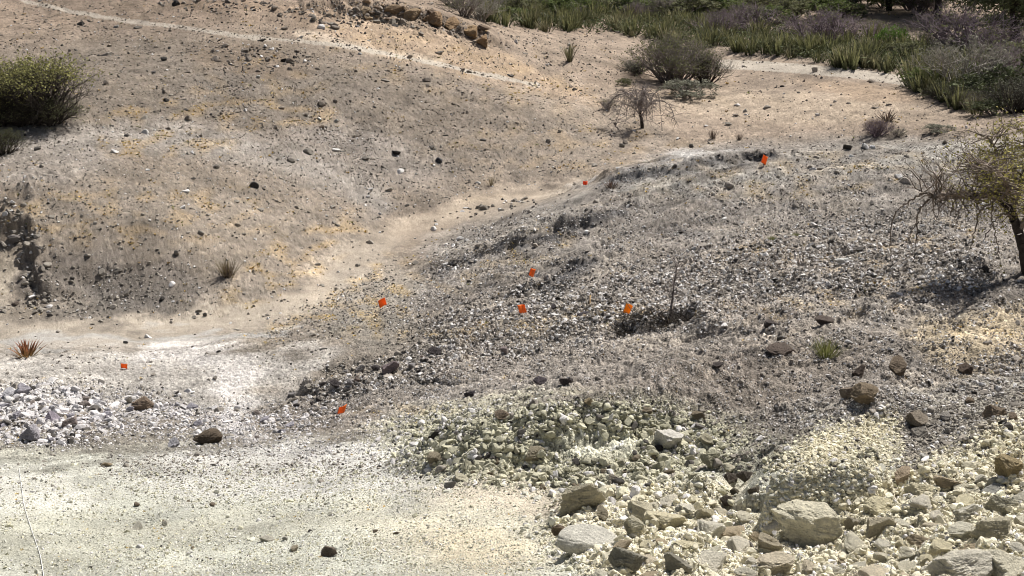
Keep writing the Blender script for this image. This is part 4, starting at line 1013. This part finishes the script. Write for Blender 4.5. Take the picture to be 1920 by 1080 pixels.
# acacia at the right edge
def acacia():
    rnd = random.Random(21); p = gnd(1928, 512); D_ = math.dist(p, (0, 0, CAMZ)); s = D_/FPX
    def W(u, v, dy=0.0):      # local point that sits u,v in the photo at depth dy behind the trunk
        a, b, c = ray(u, v); t = (p[1]+dy)/b; return np.array([a*t-p[0], dy, CAMZ+c*t-p[2]])
    tr = []; cr = []; tips = []
    T = curve_pts([W(1930,520)-np.array([0,0,.1]), W(1919,470), W(1908,430), W(1895,395), W(1878,372)], 6, .004, rnd); chain(tr, T, .07, .05)
    limbs = [
      ([W(1878,372), W(1850,366,.05), W(1815,368,.1), W(1780,364,.05), W(1750,369,0)], .052, .030),
      ([W(1750,369,0), W(1735,380,0), W(1722,400,-.05), W(1719,430,-.05), W(1716,470,-.05)], .018, .005),
      ([W(1752,368,0), W(1738,361,0), W(1712,373,0), W(1695,384,0), W(1680,400,-.05), W(1671,430,-.05), W(1669,468,-.05)], .016, .005),
      ([W(1795,366,.05), W(1788,380,.05), W(1782,405,0)], .014, .006),
      ([W(1725,390), W(1712,430), W(1700,452)], .008, .004),
      ([W(1878,372), W(1860,340,.1), W(1835,320,.2), W(1812,300,.25)], .035, .012),
      ([W(1884,382), W(1880,340,.2), W(1870,290,.3), W(1850,255,.4)], .04, .012),
      ([W(1895,395), W(1912,350,.1), W(1925,300,.2), W(1930,250,.3)], .05, .015),
      ([W(1908,430), W(1940,390,-.1), W(1980,350,-.2), W(2010,300,-.2)], .05, .015),
      ([W(1878,372), W(1890,350,-.4), W(1870,320,-.9), W(1850,310,-1.3)], .03, .01),
      ([W(1908,430), W(1900,380,.5), W(1880,340,1.0), W(1840,310,1.4)], .03, .01),
      ([W(1870,372), W(1840,395,-.1), W(1828,430,-.2), W(1820,465,-.25)], .014, .005),
      ([W(1862,370), W(1860,410,-.1), W(1868,445,-.15), W(1872,480,-.15)], .010, .004),
      ([W(1900,410), W(1880,402,-.3), W(1860,420,-.5), W(1845,450,-.6)], .014, .005),
      ([W(1812,368,.1), W(1800,395,.0), W(1792,420,0)], .008, .004)]
    for P_, a, b in limbs:
        Q = curve_pts(P_, 7, .008, rnd); chain(cr, Q, a, b)
        down = P_[-1][2] < P_[0][2]
        for q in Q[4::1]:
            for _ in range(rnd.choice([0, 1]) if down else 3):
                if down:
                    e = q+np.array([rnd.gauss(0, .05), rnd.gauss(0, .06), -rnd.uniform(.03, .16)]); chain(cr, [q, (q+e)/2+np.array([.02, 0, .01]), e], .0035, .002); 
                    if rnd.random() < .3: tips.append(e)
                else:
                    d = np.array([rnd.gauss(0, 1), rnd.gauss(0, 1), rnd.gauss(.2, .7)]); tt = []
                    grow(cr, tt, q, d, rnd.uniform(.14, .30), .008, 2, rnd, .7, .0, (1, 2), .72, .35, 2, .65); tips += tt
    for k in range(22):   # hanging twigs along the long limb
        q = W(rnd.uniform(1745, 1890), 368, rnd.uniform(-.1, .2)); e = q+np.array([rnd.gauss(0, .07), rnd.gauss(0, .1), -rnd.uniform(.06, .38)])
        chain(cr, curve_pts([q, (q+e)/2+np.array([rnd.gauss(0, .03), 0, 0]), e], 3), .005, .0025)
        u2 = W(rnd.uniform(1720, 1880), 366, .05); tt = []
        grow(cr, tt, u2, (rnd.gauss(0, .5), rnd.gauss(0, .8), 1), rnd.uniform(.22, .42), .008, 3, rnd, .6, .02, (1, 2), .72, .3, 2, .65); tips += tt if rnd.random() < .35 else tt[:1]
    e = link("acacia_tree", None, loc=p)
    tk = link("trunk", seg_mesh("trunk", tr, T_DARK, 9), e); br = link("branches", seg_mesh("branches", cr, mat_plain("acacia_bark", (.19,.155,.125), 9, .5, 1.8), 4), e)
    lf = []
    for t in tips:
        wgt = 2.2 if t[0] > W(1840, 300)[0] else .9 if t[0] > W(1780, 300)[0] else .3
        for _ in range(int(wgt*rnd.uniform(.5, 2))): lf.append(t+np.array([rnd.gauss(0, .05), rnd.gauss(0, .05), rnd.gauss(0, .04)]))
    link("foliage", leaf_mesh("foliage", lf, .036, mat_plain("acacia_leaves", (.34,.31,.10), 6, .5, 1.6, .25), 8, 1.6), e)
    tag(e, "thorny acacia leaning in from the right edge with a long drooping bough", "tree")
    print("acacia", len(cr), len(lf))
acacia()

# thin dead stalk; dark twigs at its foot stand in for its cast shadow
def dead_stalk():
    rnd = random.Random(4); p = gnd(1257, 594); sg = []
    T = curve_pts([(0,0,-.05),(.015,0,.25),(.04,0,.5),(.07,.02,.72)], 5, .004, rnd); chain(sg, T, .02, .008)
    for q in T[4:]:
        for _ in range(3):
            e = q+np.array([rnd.gauss(0, .08), rnd.gauss(0, .08), rnd.uniform(.02, .16)]); chain(sg, [q, e], .005, .002)
    e = link("dead_stalk", None, loc=p); link("stem", seg_mesh("stem", sg, T_GREY, 5), e)
    sg = []
    for k in range(420):
        x = rnd.uniform(-.75, .25); y = rnd.gauss(-.25, .14)-.1*x; z0 = float(Hf(p[0]+x, p[1]+y))-p[2]
        q = np.array([x, y, z0+.0]); e2 = q+np.array([rnd.gauss(0, .10), rnd.gauss(0, .10), rnd.uniform(.0, .14)]); chain(sg, [q, e2], .006, .003)
    link("shadow_twigs", seg_mesh("shadow_twigs", sg, T_DARK, 3), e)
    tag(e, "thin upright dead stalk with dark twigs standing in for its shadow", "dead plant")
dead_stalk()

# far trees along the top right
def far_tree(u, v, hgt, wid, label, seed, lean=0, trunk_r=.16):
    rnd = random.Random(seed); p = gnd(u, v); tr = []; cr = []; tips = []
    T = curve_pts([(0,0,-.2),(lean*.3,0,hgt*.25),(lean*.7,0,hgt*.45),(lean,0,hgt*.6)], 4, .02, rnd); chain(tr, T, trunk_r, trunk_r*.6)
    for k in range(9):
        a = k*.7+rnd.uniform(-.3, .3); st = T[rnd.randint(5, len(T)-1)]; q = rnd.uniform(.35, .8)*wid/2
        B = curve_pts([st, st+np.array([math.cos(a)*q*.5, math.sin(a)*q*.5, hgt*.15]), st+np.array([math.cos(a)*q, math.sin(a)*q, hgt*rnd.uniform(.15, .35)])], 4, .03, rnd); chain(tr, B, trunk_r*.45, .03)
        for b in B[2:]:
            for _ in range(3): grow(cr, tips, b, (math.cos(a)+rnd.gauss(0, .8), math.sin(a)+rnd.gauss(0, .8), rnd.gauss(.1, .5)), wid*.13, .022, 2, rnd, .7, 0, (2, 3), .75, .3, 2, .6)
    e = link("savanna_tree", None, loc=p); tk = link("trunk", seg_mesh("trunk", tr, T_DARK, 7), e); c = link("crown", seg_mesh("crown", cr, T_DARK, 3), e)
    lf = [t+np.array([rnd.gauss(0, .22), rnd.gauss(0, .22), rnd.gauss(0, .14)]) for t in tips for _ in range(8)]
    link("foliage", leaf_mesh("foliage", lf, .13, L_DARKG, seed), c)
    tag(e, label, "tree")
far_tree(1905, 72, 3.6, 7.0, "dark spreading tree at the top right corner", 71, -.5, .2)
far_tree(1757, 30, 4.2, 5.5, "straight-trunked tree whose bare trunk shows at the top right", 72, .1, .17)
far_tree(1668, 20, 3.0, 6.0, "low dark tree whose crown skirts the top edge", 73, -.4, .16)
far_tree(1560, 6, 3.4, 5.0, "far tree above the purple-grey bushes", 74, .2, .14)
far_tree(1985, 40, 4.5, 6.0, "dark tree beyond the right edge behind the spreading tree", 75, 0, .18)

# ------------------------------------------------------------------ pin flags
def mat_flag(name, c): return mat_plain(name, c, 20, .92, 1.08, .35, .45)
F_OR = mat_flag("orange_vinyl", (1.0,.26,.05)); F_YO = mat_flag("amber_vinyl", (1.0,.42,.03)); F_YE = mat_flag("faded_yellow_vinyl", (.80,.50,.12)); F_RE = mat_flag("red_vinyl", (.90,.14,.05))
M_WIRE, n_, b_ = new_mat("steel_wire"); b_.inputs["Metallic"].default_value = .7; b_.inputs["Roughness"].default_value = .45; b_.inputs["Base Color"].default_value = (.35,.34,.33,1)
def flag(u, v, wpx, hpx, mat, label, yaw=.2, tilt=.1, stem=.10, seed=0, drop=0, curl=.3, lean=0.0):
    """u,v = centre of the coloured sheet"""
    p = gnd(u, v+hpx*.5+stem*60); s = math.dist(p, (0, 0, CAMZ))/FPX; w_, h_ = wpx*s, hpx*s; rnd = random.Random(seed)
    # real wire from the soil up to the sheet's top
    a, b, c = ray(u, v); t = p[1]/b; zc = CAMZ+c*t-p[2]; xc = a*t-p[0]; top = max(zc+h_*.5, h_*.9)
    e = link("marker_flag", None, loc=p, rot=(0, lean, 0))
    link("wire", seg_mesh("wire", [(xc*.2-w_*.4, 0, -.08, xc-w_*.45, 0, top+.005, .003, .003)], M_WIRE, 6), e)
    nx, ny = 9, 7; V = []
    for j in range(ny):
        for i in range(nx):
            q = i/(nx-1); r = j/(ny-1); x = -w_*.45+q*w_*math.cos(yaw); y = q*w_*math.sin(yaw)+curl*w_*math.sin(q*4+r*1.5+seed)*q; z = top-h_+r*h_-tilt*q*h_
            V.append((x+xc, y, z))
    F = [(j*nx+i, j*nx+i+1, (j+1)*nx+i+1, (j+1)*nx+i) for j in range(ny-1) for i in range(nx-1)]
    o = link("flag_sheet", np_mesh("flag_sheet", np.array(V), np.array(F), mat, smooth=True), e)
    m = o.modifiers.new("t", 'SOLIDIFY'); m.thickness = .0015
    return tag(e, label, "marker flag", "pin flags marking finds")
flag(1430,298,13,15,F_OR,"orange pin flag in front of a black stone near the ridge crest",.5,.2,seed=1,lean=.3)
flag(1097,343,9,7,F_RE,"small reddish pin flag at the lip of the gully, farthest of the middle ones",.2,.1,.03,seed=2)
flag(995,510,15,15,F_OR,"orange pin flag below the dark streak on the slope, upper of the middle pair",.7,.3,seed=3,lean=.3)
flag(981,578,15,17,F_OR,"orange pin flag directly below another one, by white pebbles",.5,.3,.05,seed=4,lean=-.25)
flag(1172,579,17,19,F_YO,"amber yellow pin flag, brightest and rightmost of the slope's centre",.5,.1,seed=5,lean=.35)
flag(720,570,15,15,F_OR,"orange pin flag with a dark top edge beside the sandy gully bed",.3,-.3,seed=6,lean=-.2)
flag(232,686,12,9,F_OR,"orange pin flag lying low on the white wash right of the aloe",.2,.1,.02,seed=7)
flag(637,772,15,15,F_OR,"orange pin flag nearest the camera among the pale stones of the gully rim",.6,-.4,.05,seed=8,lean=.3)
flag(1108,562,6,16,F_YE,"faded yellow pin flag seen edge-on above the small dark dug hole",1.2,.1,.05,seed=9)
p = gnd(1104, 574)
tag(link("wooden_stake", seg_mesh("wooden_stake", [(0,0,-.05,-.055,0,.18,.011,.009)], mat_plain("bleached_wood", (.60,.58,.54), 12), 5), loc=p), "bleached white stake leaning at the small dark dug hole", "stake")
# rocks ringed round the hole
rock(1095, 592, 26, (.10,.09,.10), "dark clod on the near side of the small dug hole", None, .5)

# ------------------------------------------------------------------ cords
def cord(pts, r, label, mat):
    us = []; 
    C_ = curve_pts([(a, b, 0) for a, b in pts], 14, .0)
    G_ = gnds([c[0] for c in C_], [c[1] for c in C_]); G_[:, 2] += r*1.5+.006
    sg = []; chain(sg, list(G_), r, r)
    tag(link("cord", seg_mesh("cord", sg, mat, 6)), label, "cord")
M_CORD = mat_plain("white_string", (.66,.66,.65), 30, .9, 1.1)
cord([(36,880),(40,910),(46,950),(58,990),(68,1020),(76,1045),(84,1095)], .0027, "thin white cord running down the lower left corner", M_CORD)
